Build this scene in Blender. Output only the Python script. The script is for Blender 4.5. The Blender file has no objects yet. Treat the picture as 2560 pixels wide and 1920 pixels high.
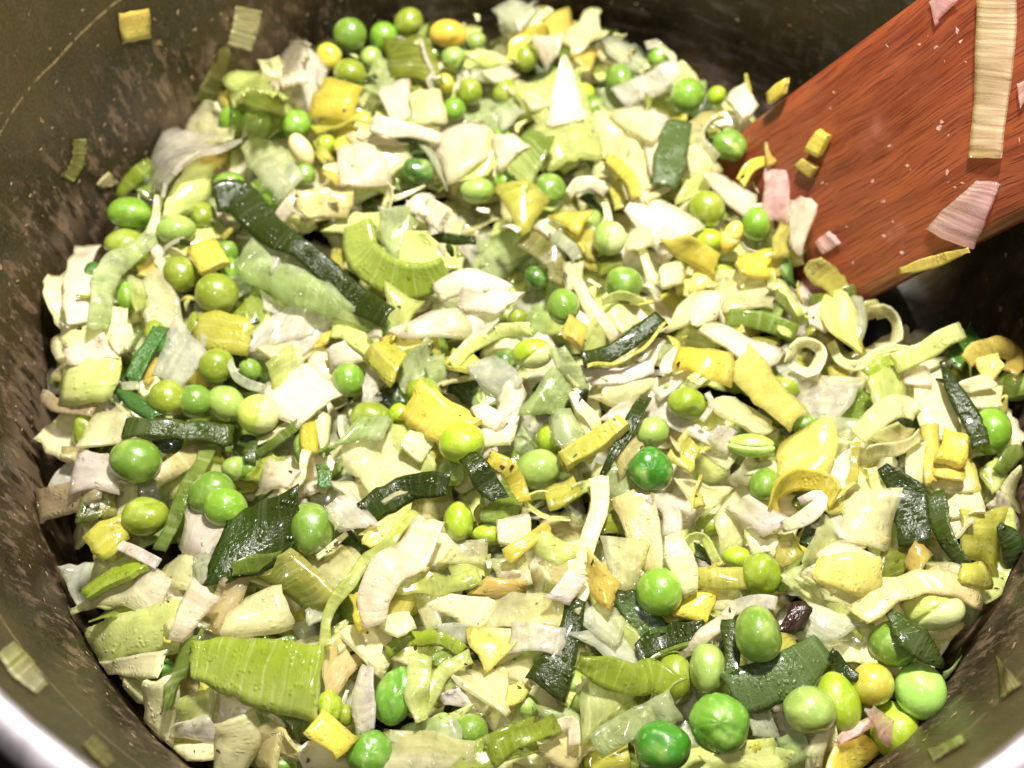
import bpy, math, random
import numpy as np
from mathutils import Vector, Matrix

random.seed(7)
rng = np.random.default_rng(11)
scene = bpy.context.scene
COL = scene.collection
CM = 0.01                                   # everything below is measured in centimetres

# ------------------------------------------------------------------ camera, world, lamp, exposure
ELEV, HFOV, DIST = math.radians(62), math.radians(46), 25.6
CAM = np.array([-0.31, -0.93 - DIST*math.cos(ELEV), DIST*math.sin(ELEV)])
FW = np.array([0, math.cos(ELEV), -math.sin(ELEV)])
RT = np.array([1.0, 0, 0])
UP = np.array([0, math.sin(ELEV), math.cos(ELEV)])
TAN = math.tan(HFOV/2)
cam = bpy.data.cameras.new('camera')
cam_o = bpy.data.objects.new('camera', cam)
COL.objects.link(cam_o)
cam_o.location = CAM*CM
cam_o.rotation_euler = (math.pi/2 - ELEV, 0, 0)
cam.sensor_width = 36
cam.lens = 18/TAN
cam.clip_start, cam.clip_end = 0.005, 20
cam.dof.use_dof = True
cam.dof.focus_distance = 0.226
cam.dof.aperture_fstop = 13
scene.camera = cam_o

world = bpy.data.worlds.new('World')
scene.world = world
world.use_nodes = True
bg = world.node_tree.nodes['Background']
bg.inputs[0].default_value = (1.0, 0.93, 0.86, 1)
bg.inputs[1].default_value = 0.04

def lamp(name, loc, target, power, size, col):
    d = bpy.data.lights.new(name, 'AREA')
    d.shape, d.size, d.energy, d.color = 'DISK', size*CM, power, col
    o = bpy.data.objects.new(name, d)
    COL.objects.link(o)
    o.location = Vector(loc)*CM
    o.rotation_euler = (Vector(target) - Vector(loc)).to_track_quat('-Z', 'Y').to_euler()
    return o
lamp('hood_lamp', (3.5, 11, 35), (0, 0, 0), 2.9, 4.0, (1.0, 0.962, 0.885))
lamp('phone_lamp', (-3.5, -12.0, 27), (0, 0, 0), 0.11, 1.0, (1.0, 0.96, 0.94))

scene.view_settings.view_transform = 'Standard'
scene.view_settings.look = 'None'
scene.view_settings.exposure = 0.44
scene.view_settings.gamma = 1
scene.cycles.use_denoising = True
scene.cycles.max_bounces = 7
scene.cycles.transparent_max_bounces = 12
scene.cycles.adaptive_threshold = 0.025

# ------------------------------------------------------------------ small node helpers
def srgb(c):
    c = np.asarray(c, float)/255
    return np.where(c <= .04045, c/12.92, ((c+.055)/1.055)**2.4)

class N:
    def __init__(s, name):
        s.m = bpy.data.materials.new(name); s.m.use_nodes = True
        s.t = s.m.node_tree; s.t.nodes.clear()
        s.out = s.t.nodes.new('ShaderNodeOutputMaterial')
    def n(s, typ, **kw):
        x = s.t.nodes.new('ShaderNode'+typ)
        for k, v in kw.items():
            if k[0] == 'i' and k[1:].isdigit(): s.set(x.inputs[int(k[1:])], v)
            elif k in x.inputs: s.set(x.inputs[k], v)
            else: setattr(x, k, v)
        return x
    def set(s, sock, v):
        if isinstance(v, bpy.types.NodeSocket): s.t.links.new(v, sock)
        elif isinstance(v, bpy.types.Node): s.t.links.new(v.outputs[0], sock)
        else:
            if hasattr(sock.default_value, '__len__') and not isinstance(v, str):
                v = tuple(v)
                if len(sock.default_value) == 4 and len(v) == 3: v = v + (1,)
            sock.default_value = v
    def mix(s, f, a, b, mode='MIX'):
        x = s.t.nodes.new('ShaderNodeMix'); x.data_type = 'RGBA'; x.blend_type = mode
        s.set(x.inputs[0], f); s.set(x.inputs[6], a); s.set(x.inputs[7], b)
        return x.outputs[2]
    def math(s, op, a, b=0.0, c=0.0):
        x = s.t.nodes.new('ShaderNodeMath'); x.operation = op
        s.set(x.inputs[0], a); s.set(x.inputs[1], b); s.set(x.inputs[2], c)
        return x.outputs[0]
    def ramp(s, f, lo, hi, a=0.0, b=1.0):
        x = s.t.nodes.new('ShaderNodeMapRange'); x.interpolation_type = 'SMOOTHSTEP'
        s.set(x.inputs[0], f); s.set(x.inputs[1], lo); s.set(x.inputs[2], hi); s.set(x.inputs[3], a); s.set(x.inputs[4], b)
        return x.outputs[0]
    def map(s, vec, scale, loc=None):
        x = s.t.nodes.new('ShaderNodeVectorMath'); x.operation = 'MULTIPLY'
        s.set(x.inputs[0], vec); s.set(x.inputs[1], scale)
        if loc is None: return x.outputs[0]
        y = s.t.nodes.new('ShaderNodeVectorMath'); y.operation = 'ADD'
        s.set(y.inputs[0], x.outputs[0]); s.set(y.inputs[1], loc)
        return y.outputs[0]
    def noise(s, vec, scale, detail=2.0, rough=.5):
        return s.n('TexNoise', Vector=vec, Scale=scale, Detail=detail, Roughness=rough).outputs[0]

def leek_material(name, alpha=1.0, rough=.16, bump=.35, fleck=True, sss=.35, glint=1.0, lightfib=.50, coat=.9, film=False):
    k = N(name)
    tint = k.n('VertexColor', layer_name='tint').outputs[0]
    uv = k.n('UVMap', uv_map='UVMap').outputs[0]          # millimetres, the fibres run along y
    rnd = k.n('ObjectInfo').outputs['Random']
    off = k.n('CombineXYZ', X=k.math('MULTIPLY', rnd, 37.0), Y=k.math('MULTIPLY', rnd, 91.0)).outputs[0]
    fib = k.noise(k.map(uv, (1.35, .05, 1), off), 1.0, 2.5, .60)
    fib2 = k.noise(k.map(uv, (.8, .06, 1), off), 1.0, 1.0)
    blot = k.noise(k.map(uv, (.35, .35, 1), off), 1.0, 3.0)
    fine = k.noise(k.map(uv, (1.7, 1.7, 1), off), 1.0, 3.0, .6)
    c = k.mix(k.ramp(fib, .50, .66, 0, lightfib), tint, k.mix(.35, k.mix(1.0, tint, (1.35, 1.3, 1.25), 'MULTIPLY'), (.80, .80, .62)))
    c = k.mix(k.ramp(fib, .34, .48, .55, 0), c, k.mix(1.0, c, (.84, .88, .64), 'MULTIPLY'))
    c = k.mix(k.ramp(fib2, .45, .75, 0, .30), c, k.mix(1.0, c, (.92, .94, .62), 'MULTIPLY'))
    c = k.mix(k.ramp(blot, .50, .75, 0, 0 if film else .40), c, k.mix(1.0, c, (.94, .95, .72), 'MULTIPLY'))
    if fleck:
        vo = k.n('TexVoronoi', Vector=k.map(uv, (.15, .15, 1), off), Scale=1.0)
        k.set(vo.inputs['Randomness'], 1.0)
        d = k.math('ADD', vo.outputs['Distance'], k.math('MULTIPLY', fine, .12))
        c = k.mix(k.math('MULTIPLY', k.ramp(d, .070, .095, .75, 0), k.ramp(fib2, .46, .56)), c, (.10, .045, .015))
    h = k.math('ADD', k.math('MULTIPLY', fib, .20), k.math('MULTIPLY', fine, .42*glint))
    h = k.math('ADD', h, k.math('MULTIPLY', blot, .7))
    dr = k.n('TexVoronoi', Vector=k.map(uv, (1.25, 1.0, 1), off), Scale=1.0)          # wet beads
    wet = k.ramp(k.noise(k.map(uv, (.30, .30, 1), (11, 5, 2)), 1.0, 2.0), .44, .62)
    h = k.math('ADD', h, k.math('MULTIPLY', k.math('MULTIPLY', k.ramp(dr.outputs['Distance'], .05, .48, 1, 0), wet), 1.35*glint))
    bmp = k.n('Bump', Strength=bump, Distance=.00055, Height=h)
    p = k.n('BsdfPrincipled')
    k.set(p.inputs['Base Color'], c)
    k.set(p.inputs['Roughness'], k.ramp(blot, .3, .7, rough*.7, rough*1.5))
    k.set(p.inputs['IOR'], 1.42)
    k.set(p.inputs['Coat Weight'], coat)
    k.set(p.inputs['Coat Roughness'], .09)
    k.set(p.inputs['Normal'], bmp)
    tl = k.n('BsdfTranslucent'); k.set(tl.inputs[0], k.mix(.4, c, (.97, .97, .85))); k.set(tl.inputs[1], bmp)
    ms = k.n('MixShader'); k.set(ms.inputs[0], sss); k.set(ms.inputs[1], p.outputs[0]); k.set(ms.inputs[2], tl)
    sh = ms.outputs[0]
    if alpha < 1:
        tr = k.n('BsdfTransparent'); k.set(tr.inputs[0], k.mix(.55, c, (1, 1, 1)))
        mx = k.n('MixShader'); k.set(mx.inputs[0], k.ramp(fib if film else blot, .3, .7, alpha-(.04 if film else .10), min(1.0, alpha+(.22 if film else .14)))); k.set(mx.inputs[1], tr); k.set(mx.inputs[2], sh)
        sh = mx.outputs[0]
    k.t.links.new(sh, k.out.inputs[0])
    return k.m

M_FLESH = leek_material('leek_flesh', alpha=.88, sss=.34)
M_HALF = leek_material('leek_sheer', alpha=.56, sss=.34)
M_FILM = leek_material('leek_film', alpha=.26, rough=.2, sss=.1, bump=.10, fleck=False, film=True)
M_SKIN = leek_material('leek_skin', alpha=.42, rough=.18, sss=.35)
M_LEAF = leek_material('leek_leaf', rough=.20, bump=.45, fleck=False, sss=.15, glint=2.2, lightfib=.10, coat=.35)

def pea_material():
    k = N('pea_skin')
    tc = k.n('TexCoord').outputs['Object']
    oi = k.n('ObjectInfo')
    off = k.n('CombineXYZ', X=k.math('MULTIPLY', oi.outputs['Random'], 53.0), Y=k.math('MULTIPLY', oi.outputs['Random'], 17.0)).outputs[0]
    v = k.map(tc, (1, 1, 1), off)
    big = k.noise(v, 1.0, 1.5)
    mid = k.noise(v, 3.2, 3.0)
    fine = k.noise(v, 16.0, 2.0, .6)
    base = oi.outputs['Color']
    c = k.mix(k.ramp(big, .50, .78, 0, .55), base, k.mix(.6, base, (.62, .72, .22)))
    c = k.mix(k.ramp(big, .28, .48, .55, 0), c, k.mix(1.0, c, (.70, .86, .40), 'MULTIPLY'))
    c = k.mix(k.ramp(mid, .55, .75, 0, .30), c, (.62, .68, .30))
    pale = k.n('Attribute', attribute_name='pale').outputs['Fac']
    c = k.mix(pale, c, (.66, .70, .34))
    h = k.math('ADD', k.math('MULTIPLY', fine, .30), k.math('MULTIPLY', mid, 1.1))
    bmp = k.n('Bump', Strength=.30, Distance=.00045, Height=h)
    p = k.n('BsdfPrincipled')
    k.set(p.inputs['Base Color'], c)
    k.set(p.inputs['Roughness'], k.ramp(mid, .3, .7, .30, .48))
    k.set(p.inputs['Subsurface Weight'], .40)
    k.set(p.inputs['Subsurface Radius'], (1.0, .9, .25))
    k.set(p.inputs['Subsurface Scale'], .0016)
    k.set(p.inputs['Coat Weight'], 1.0)
    k.set(p.inputs['Coat Roughness'], .13)
    k.set(p.inputs['Normal'], bmp)
    k.t.links.new(p.outputs[0], k.out.inputs[0])
    return k.m
M_PEA = pea_material()

def pot_material():
    k = N('scuffed_pot_lining')
    uv = k.n('UVMap', uv_map='UVMap').outputs[0]            # centimetres round the wall, centimetres up
    z = k.n('SeparateXYZ', Vector=uv).outputs[1]
    big = k.noise(uv, .35, 3.0)
    grain = k.noise(uv, 14.0, 3.0, .7)
    tuft = k.noise(k.map(uv, (3.0, 1.0, 1)), 1.0, 8.0, .78)
    rub = k.noise(k.map(uv, (.9, 3.2, 1), (4, 8, 0)), 1.0, 8.0, .76)   # scuffs that run down the wall
    ua = k.n('SeparateXYZ', Vector=uv).outputs[0]           # the scrubbed patch on the far side
    patch = k.math('MULTIPLY', k.math('MULTIPLY', k.ramp(ua, 4, 8), k.ramp(ua, 19, 23, 1, 0)), k.ramp(k.noise(uv, .3, 1.0), .40, .56))
    spot = k.noise(k.map(uv, (2.6, 2.6, 1), (7, 3, 0)), 1.0, 3.0, .7)
    c = k.mix(k.ramp(big, .35, .65), (.010, .0065, .003), (.040, .0265, .008))
    c = k.mix(k.ramp(grain, .40, .75, 0, .45), c, (.10, .072, .034))
    low = k.ramp(z, .2, 3.0, 1, .10)
    sc = k.math('MULTIPLY', k.math('MULTIPLY', k.ramp(tuft, .50, .60), low), k.ramp(ua, 14, 26, .25, 1))
    c = k.mix(k.math('MULTIPLY', sc, .75), c, (.22, .145, .09))
    c = k.mix(k.math('MULTIPLY', k.math('MULTIPLY', k.ramp(rub, .50, .62), patch), .6), c, (.19, .15, .145))
    c = k.mix(k.ramp(spot, .66, .72, 0, .75), c, (.30, .20, .10))
    strk = k.noise(k.map(uv, (4.5, .55, 1), (2, 6, 0)), 1.0, 4.0, .6)
    film = k.math('MULTIPLY', k.math('MULTIPLY', k.ramp(k.math('ADD', z, k.math('MULTIPLY', big, 1.2)), .3, 1.5, 1, 0), k.ramp(strk, .42, .50)), k.math('MULTIPLY', k.ramp(k.noise(uv, .16, 1.0), .44, .56), k.ramp(ua, 22, 28)))
    c = k.mix(k.math('MULTIPLY', film, .7), c, (.20, .14, .085))
    line = k.math('MULTIPLY', k.ramp(k.math('ABSOLUTE', k.math('SUBTRACT', z, k.math('ADD', 3.1, k.math('MULTIPLY', big, .35)))), .012, .045, 1, 0), k.ramp(tuft, .40, .55))
    c = k.mix(k.math('MULTIPLY', line, .7), c, (.30, .21, .10))
    h = k.math('ADD', k.math('MULTIPLY', tuft, .6), k.math('MULTIPLY', grain, .35))
    bmp = k.n('Bump', Strength=.5, Distance=.0004, Height=h)
    p = k.n('BsdfPrincipled')
    k.set(p.inputs['Base Color'], c)
    k.set(p.inputs['Roughness'], k.ramp(tuft, .35, .7, .34, .62))
    k.set(p.inputs['Normal'], bmp)
    k.t.links.new(p.outputs[0], k.out.inputs[0])
    return k.m

def simple(name, col, rough, metal=0.0, bump=0.0, scale=60, coat=0.0, spec=.5):
    k = N(name)
    tc = k.n('TexCoord').outputs['Object']
    nz = k.noise(tc, scale, 3.0, .6)
    c = k.mix(k.ramp(nz, .3, .7), k.mix(1.0, col, (.72, .70, .66), 'MULTIPLY'), col)
    p = k.n('BsdfPrincipled')
    k.set(p.inputs['Base Color'], c); k.set(p.inputs['Roughness'], k.ramp(nz, .3, .7, rough*.8, rough*1.2))
    k.set(p.inputs['Metallic'], metal); k.set(p.inputs['Specular IOR Level'], spec); k.set(p.inputs['Coat Weight'], coat)
    if bump:
        k.set(p.inputs['Normal'], k.n('Bump', Strength=bump, Distance=.0005, Height=nz))
    k.t.links.new(p.outputs[0], k.out.inputs[0])
    return k.m

def wood_material():
    k = N('wet_beech_wood')
    uv = k.n('UVMap', uv_map='UVMap').outputs[0]           # centimetres, x runs along the spatula
    wob = k.noise(uv, .25, 2.0)
    v = k.map(uv, (1, 1, 1), k.n('CombineXYZ', X=0.0, Y=k.math('MULTIPLY', wob, .8)).outputs[0])
    dash = k.noise(k.map(v, (1.0, 26, 1)), 1.0, 2.0, .5)
    band = k.noise(k.map(v, (.10, 2.2, 1)), 1.0, 3.0, .55)
    fib = k.noise(k.map(v, (.9, 30, 1), (3, 9, 0)), 1.0, 2.0)
    blot = k.noise(uv, .8, 3.0)
    c = k.mix(k.ramp(band, .3, .7), (.165, .028, .010), (.30, .068, .022))
    c = k.mix(k.ramp(fib, .45, .75, 0, .35), c, (.40, .12, .045))
    c = k.mix(k.ramp(dash, .50, .64, 0, .72), c, (.10, .016, .007))
    c = k.mix(k.ramp(blot, .58, .78, 0, .45), c, (.42, .16, .12))
    h = k.math('SUBTRACT', k.math('MULTIPLY', fib, .35), k.math('MULTIPLY', k.ramp(dash, .56, .70), .6))
    p = k.n('BsdfPrincipled')
    k.set(p.inputs['Base Color'], c)
    k.set(p.inputs['Roughness'], k.ramp(blot, .3, .7, .34, .56))
    k.set(p.inputs['Coat Weight'], .4); k.set(p.inputs['Coat Roughness'], .22)
    k.set(p.inputs['Normal'], k.n('Bump', Strength=.4, Distance=.0004, Height=h))
    k.t.links.new(p.outputs[0], k.out.inputs[0])
    return k.m

M_POT = pot_material()
M_STEEL = simple('brushed_steel', (.50, .46, .50), .5, 1.0, .05, 90)
M_ENAMEL = simple('dark_enamel', (.03, .026, .024), .35, 0, .1, 40)
M_HOB = simple('black_hob_glass', (.012, .012, .013), .12, 0, 0, 30)
M_WOOD = wood_material()
M_JUICE = simple('olive_cooking_juice', (.020, .016, .006), .65, 0, .5, 260, 0, .12)
M_HERB = simple('dried_herb', (.055, .026, .010), .6, 0, .4, 900)
M_CRUMB = simple('dried_residue', (.42, .30, .17), .6, 0, .4, 900)
M_SMEAR = simple('pale_residue', (.62, .36, .28), .4, 0, .4, 900)

# ------------------------------------------------------------------ geometry helpers (centimetres in, metres out)
def make_obj(name, V, F, mat, uv=None, tint=None, parent=None, origin=None, smooth=True, pale=None, flat_faces=None):
    V = np.asarray(V, float)
    o0 = V.mean(0) if origin is None else np.asarray(origin, float)
    me = bpy.data.meshes.new(name)
    me.from_pydata(((V - o0)*CM).tolist(), [], [list(map(int, f)) for f in F])
    if uv is not None:
        L = me.uv_layers.new(name='UVMap')
        idx = np.empty(len(me.loops), np.int32); me.loops.foreach_get('vertex_index', idx)
        L.data.foreach_set('uv', np.asarray(uv, np.float32)[idx].ravel())
    if tint is not None:
        a = me.color_attributes.new('tint', 'FLOAT_COLOR', 'POINT')
        t = np.ones((len(V), 4), np.float32); t[:, :3] = tint
        a.data.foreach_set('color', t.ravel())
    if pale is not None:
        a = me.attributes.new('pale', 'FLOAT', 'POINT'); a.data.foreach_set('value', np.asarray(pale, np.float32))
    sm = np.full(len(me.polygons), smooth)
    if flat_faces is not None: sm[np.asarray(flat_faces)] = False
    me.polygons.foreach_set('use_smooth', sm)
    me.materials.append(mat)
    o = bpy.data.objects.new(name, me); COL.objects.link(o)
    if parent is not None:
        o.parent = parent
        o.location = (o0 - np.array(parent.get('_o', (0, 0, 0))))*CM
    else:
        o.location = o0*CM
    return o

def px_ray(sx, sy):
    """Direction of the sight line through a point of the photograph (2560 x 1920), used to lay the things where they lie."""
    return FW + (sx/1280 - 1)*TAN*RT - (sy - 960)/1280*TAN*UP

def px_of(P):
    d = np.asarray(P, float) - CAM
    z = d @ FW
    return np.array([(d @ RT/z/TAN + 1)*1280, 960 - d @ UP/z/TAN*1280])

R_POT, Z_FLOOR, R_RIM, Z_RIM = 10.75, -2.7, 11.55, 6.0
def on_z(sx, sy, z):
    d = px_ray(sx, sy); return CAM + d*((z - CAM[2])/d[2])

# edge of the heap at the back right, where the spatula has pushed it aside
CUT = np.array([on_z(x/.86406, y/.86406, 0)[:2] for x, y in ((1230, 10), (1430, 75), (1640, 215), (1745, 520), (1860, 632), (1960, 700), (2075, 695), (2300, 770))])
def cut_depth(x, y):
    """How far (cm) a point lies beyond that edge; negative on the heap side."""
    best, sgn = 1e9, 1
    for a, b in zip(CUT[:-1], CUT[1:]):
        ab = b - a; t = min(1, max(0, ((x-a[0])*ab[0] + (y-a[1])*ab[1])/(ab @ ab)))
        q = a + ab*t; d = math.hypot(x-q[0], y-q[1])
        if d < best:
            best = d; sgn = 1 if ab[0]*(y-a[1]) - ab[1]*(x-a[0]) > 0 else -1
    return best*sgn

def heap(x, y):
    r = math.hypot(x, y)
    h = .25*math.sin(x*.55+1)*math.cos(y*.5) + .14*math.sin(1.7*x-y) + .10*math.cos(1.3*y+2.1*x)
    h -= .7*max(0, (r-9.6))**1.5
    return h

def place(sx, sy, lift):
    """The point of the heap (raised by lift, cm) that is seen at (sx, sy)."""
    d = px_ray(sx, sy); z = lift
    for _ in range(5):
        P = CAM + d*((z - CAM[2])/d[2]); z = lift + heap(P[0], P[1])
    return P

def wall_r(z): return R_POT + (R_RIM - R_POT)*max(0, min(1, z/Z_RIM))**1.0
def place_wall(sx, sy, off):
    d = px_ray(sx, sy)
    lo, hi = 3.0, 60.0
    for t in np.arange(5, 60, .05):
        P = CAM + d*t
        if P[2] < Z_RIM and math.hypot(P[0], P[1]) > wall_r(P[2]) - off: return P
    return CAM + d*30

def thick_sheet(G, nrm, thick):
    """A grid of points (n x m x 3) turned into a closed sheet: faces, back, and edges."""
    n, m = G.shape[:2]
    top = G + nrm*thick/2; bot = G - nrm*thick/2
    V = np.concatenate([top.reshape(-1, 3), bot.reshape(-1, 3)])
    F = []
    k = n*m
    I = np.arange(k).reshape(n, m)
    for i in range(n-1):
        for j in range(m-1):
            a, b, c, d = I[i, j], I[i+1, j], I[i+1, j+1], I[i, j+1]
            F.append((a, b, c, d)); F.append((d+k, c+k, b+k, a+k))
    loop = list(I[:, 0]) + list(I[-1, 1:]) + list(I[-2::-1, -1]) + list(I[0, -2:0:-1])
    for a, b in zip(loop, loop[1:] + loop[:1]):
        F.append((b, a, a+k, b+k))
    return V, F

def normals_of(G):
    du = np.gradient(G, axis=0); dv = np.gradient(G, axis=1)
    nn = np.cross(du, dv); return nn/np.maximum(np.linalg.norm(nn, axis=2, keepdims=True), 1e-9)

def ripple(n, m, amp, r):
    """A few soft random waves over a grid."""
    u, v = np.meshgrid(np.linspace(0, 1, n), np.linspace(0, 1, m), indexing='ij')
    w = np.zeros((n, m))
    for _ in range(3):
        w += np.sin(r.uniform(2, 7)*u + r.uniform(2, 7)*v + r.uniform(0, 6.3))
    return w*amp/3

def sheet_from_corners(C, bend_u, bend_v, thick, r, wob=1.0):
    C = [np.asarray(c, float) for c in C]
    lu = (np.linalg.norm(C[1]-C[0]) + np.linalg.norm(C[2]-C[3]))/2
    lv = (np.linalg.norm(C[3]-C[0]) + np.linalg.norm(C[2]-C[1]))/2
    n = int(min(16, max(6, lu/.13))); m = int(min(16, max(6, lv/.13)))
    u, v = np.meshgrid(np.linspace(0, 1, n), np.linspace(0, 1, m), indexing='ij')
    u3, v3 = u[..., None], v[..., None]
    # edges that are cut by hand: a little bowed and nicked
    du = (r.normal(0, .035, n)*wob)[:, None]*np.ones((1, m)); dv = (r.normal(0, .035, m)*wob)[None, :]*np.ones((n, 1))
    uu = np.clip(u, 0, 1) + (r.uniform(-.03, .08)*np.sin(np.pi*v))*(2*u-1)*wob + dv*(2*u-1)*.7
    vv = np.clip(v, 0, 1) + (r.uniform(-.03, .08)*np.sin(np.pi*u))*(2*v-1)*wob + du*(2*v-1)*.7
    uu, vv = uu[..., None], vv[..., None]
    G = C[0]*(1-uu)*(1-vv) + C[1]*uu*(1-vv) + C[2]*uu*vv + C[3]*(1-uu)*vv
    nn = np.cross(C[2]-C[0], C[3]-C[1]); nn = nn/max(np.linalg.norm(nn), 1e-9)
    if nn @ (CAM - G.mean((0, 1))) < 0: nn = -nn
    G = G + nn*(bend_u*4*u*(1-u) + bend_v*4*v*(1-v) - (bend_u+bend_v)*.5 + ripple(n, m, .05*min(lu, lv), r))[..., None]
    if wob == 1.0:                                          # a limp corner lifts or sags
        cu, cv = (u if r.random() < .5 else 1-u), (v if r.random() < .5 else 1-v)
        G = G + nn*(r.uniform(-.35, .5)*min(lu, lv)*np.clip(cu+cv-.9, 0, None)**2)[..., None]
    N3 = normals_of(G)
    if N3.mean((0, 1)) @ nn < 0: N3 = -N3
    V, F = thick_sheet(G, N3, thick)
    if np.cross(G[1, 0]-G[0, 0], G[0, 1]-G[0, 0]) @ nn < 0: F = [f[::-1] for f in F]
    return V, F, np.tile(np.stack([u.ravel(), v.ravel()], 1), (2, 1)), lu, lv

def limp(V, amp, r):
    """A soft wandering of the whole piece, as cooked leek has: outlines waver and faces buckle."""
    D = np.zeros_like(V)
    for _ in range(5):
        k = r.normal(0, 1, 3); k *= r.uniform(4.5, 11)/np.linalg.norm(k); d = r.normal(0, 1, 3)
        D += np.sin(V @ k + r.uniform(0, 6.3))[:, None]*d
    return V + D*(amp/3.2)

def spline(P, n):
    P = np.asarray(P, float)
    if len(P) == 2: P = np.array([P[0], (P[0]+P[1])/2, P[1]])
    Q = np.vstack([2*P[0]-P[1], P, 2*P[-1]-P[-2]])
    out = []
    for t in np.linspace(0, len(P)-1 - 1e-6, n):
        i = int(t); f = t-i; a, b, c, d = Q[i:i+4]
        out.append(.5*((2*b) + (c-a)*f + (2*a-5*b+4*c-d)*f*f + (3*b-a-3*c+d)*f**3))
    return np.array(out)

def ribbon(P, W, roll, cup, thick, r, twist=0.0, normal=None):
    """A strip along the points P (n x k), W wide, tilted by roll (radians) about its own line."""
    P = np.asarray(P, float)
    L = np.linalg.norm(np.diff(P, axis=0), axis=1).sum()
    n = int(min(36, max(8, L/.12))); m = 7
    S = spline(P, n)
    w = np.interp(np.linspace(0, 1, n), np.linspace(0, 1, len(W)), W) if len(W) > 1 else np.full(n, W[0])
    T = np.gradient(S, axis=0); T /= np.linalg.norm(T, axis=1, keepdims=True)
    if normal is None:
        view = CAM - S; view /= np.linalg.norm(view, axis=1, keepdims=True)
        nn = view*.6 + np.array([0, 0, .4])
    else: nn = np.tile(np.asarray(normal, float), (n, 1))
    B = np.cross(nn, T); B /= np.linalg.norm(B, axis=1, keepdims=True)
    Nn = np.cross(T, B)
    ang = roll + twist*np.linspace(-.5, .5, n)
    Bw = B*np.cos(ang)[:, None] + Nn*np.sin(ang)[:, None]
    v = np.linspace(-.5, .5, m)
    G = S[:, None, :] + Bw[:, None, :]*(v[None, :, None]*w[:, None, None])
    Nw = np.cross(T, Bw)
    wv = ripple(n, m, .035*float(np.mean(w)) + .004, r)
    G = G + Nw[:, None, :]*((cup*w[:, None]*(1-4*v[None, :]**2)) + wv)[..., None]
    # nicked ends
    for e, s in ((0, -1), (-1, 1)):
        G[e] += T[e]*s*(r.uniform(-.12, .12)*v*2*w[e] + r.normal(0, .02*w[e], m))[:, None]
    G[:, 0] += Bw*(r.normal(0, .012, n)*w)[:, None]; G[:, -1] += Bw*(r.normal(0, .012, n)*w)[:, None]
    N3 = normals_of(G)
    if (N3*Nw[:, None, :]).sum() < 0: N3 = -N3
    V, F = thick_sheet(G, N3, thick)
    if (np.cross(G[1, 0]-G[0, 0], G[0, 1]-G[0, 0]) @ N3[0, 0]) < 0: F = [f[::-1] for f in F]
    u, vv = np.meshgrid(np.linspace(0, 1, n), np.linspace(0, 1, m), indexing='ij')
    return V, F, np.tile(np.stack([u.ravel(), vv.ravel()], 1), (2, 1)), L, float(np.mean(w))

# colour code -> (sRGB of the thing itself, material, words for the label)
PAL = {
 'W': ((238, 227, 206), 'f', 'white'), 'Wl': ((230, 219, 214), 'f', 'pinkish white'), 'Wt': ((236, 230, 218), 's', 'see-through white'),
 'C': ((238, 234, 186), 'f', 'cream'), 'Ct': ((230, 226, 172), 's', 'see-through cream'), 'B': ((210, 198, 140), 'f', 'beige'),
 'Bw': ((196, 176, 140), 'f', 'dull beige'), 'P': ((214, 222, 136), 'f', 'pale yellow-green'), 'Pt': ((204, 212, 124), 's', 'see-through yellow-green'),
 'L': ((208, 212, 182), 's', 'see-through greyish'), 'Lt': ((200, 212, 156), 's', 'see-through pale green'), 'Lg': ((186, 206, 132), 's', 'see-through soft green'),
 'Lp': ((226, 230, 170), 's', 'see-through pale'), 'Lw': ((228, 230, 210), 's', 'see-through milky'),
 'G': ((158, 176, 56), 'f', 'lime green'), 'Gd': ((62, 104, 36), 'l', 'mid green'), 'Gl': ((124, 146, 56), 'f', 'moss green'),
 'O': ((128, 136, 38), 'f', 'olive'), 'Od': ((80, 88, 32), 'l', 'dark olive'), 'Ot': ((160, 152, 84), 's', 'see-through olive'),
 'Y': ((232, 216, 90), 'f', 'bright yellow'), 'Yp': ((240, 230, 134), 'f', 'pale yellow'), 'Yg': ((200, 196, 84), 'f', 'yellow-olive'),
 'Yo': ((222, 198, 98), 'f', 'orange-yellow'), 'Yf': ((196, 188, 92), 'f', 'mustard'), 'Yb': ((206, 180, 98), 'f', 'ochre'), 'T': ((228, 210, 154), 'f', 'tan'),
 'D': ((44, 57, 10), 'l', 'dark green'), 'Dk': ((60, 74, 26), 'l', 'brownish dark green'), 'Dg': ((80, 98, 52), 'l', 'grey-green'),
 'Pk': ((246, 208, 206), 's', 'see-through pink'), 'F': ((246, 226, 192), 's', 'see-through tan'), 'Br': ((46, 24, 16), 'l', 'red-brown'),
}
MATS = {'f': M_FLESH, 's': M_SKIN, 'l': M_LEAF}
TH = {'f': .042, 's': .022, 'l': .034}
def tint_for(code, uvn, r):
    a = srgb(PAL[code][0])*r.uniform(.92, 1.06)
    other = {'f': ('C', 'W', 'P'), 's': ('Lw', 'Wt', 'Pt'), 'l': ('D', 'Dk', 'Gd')}[PAL[code][1]]
    if code[0] in 'YO' and code != 'Ot': other = ('Yp', code, 'Yg')
    if code[0] == 'G': other = ('P', code, 'O')
    b = srgb(PAL[other[r.integers(3)]][0])
    t = uvn[:, r.integers(2)]; t = t if r.random() < .5 else 1-t
    t = np.clip((t - .35)*1.6, 0, 1)*r.uniform(.1, .55)
    if PAL[code][1] == 'l': t *= .5
    return a*(1-t)[:, None] + b*t[:, None]

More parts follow.
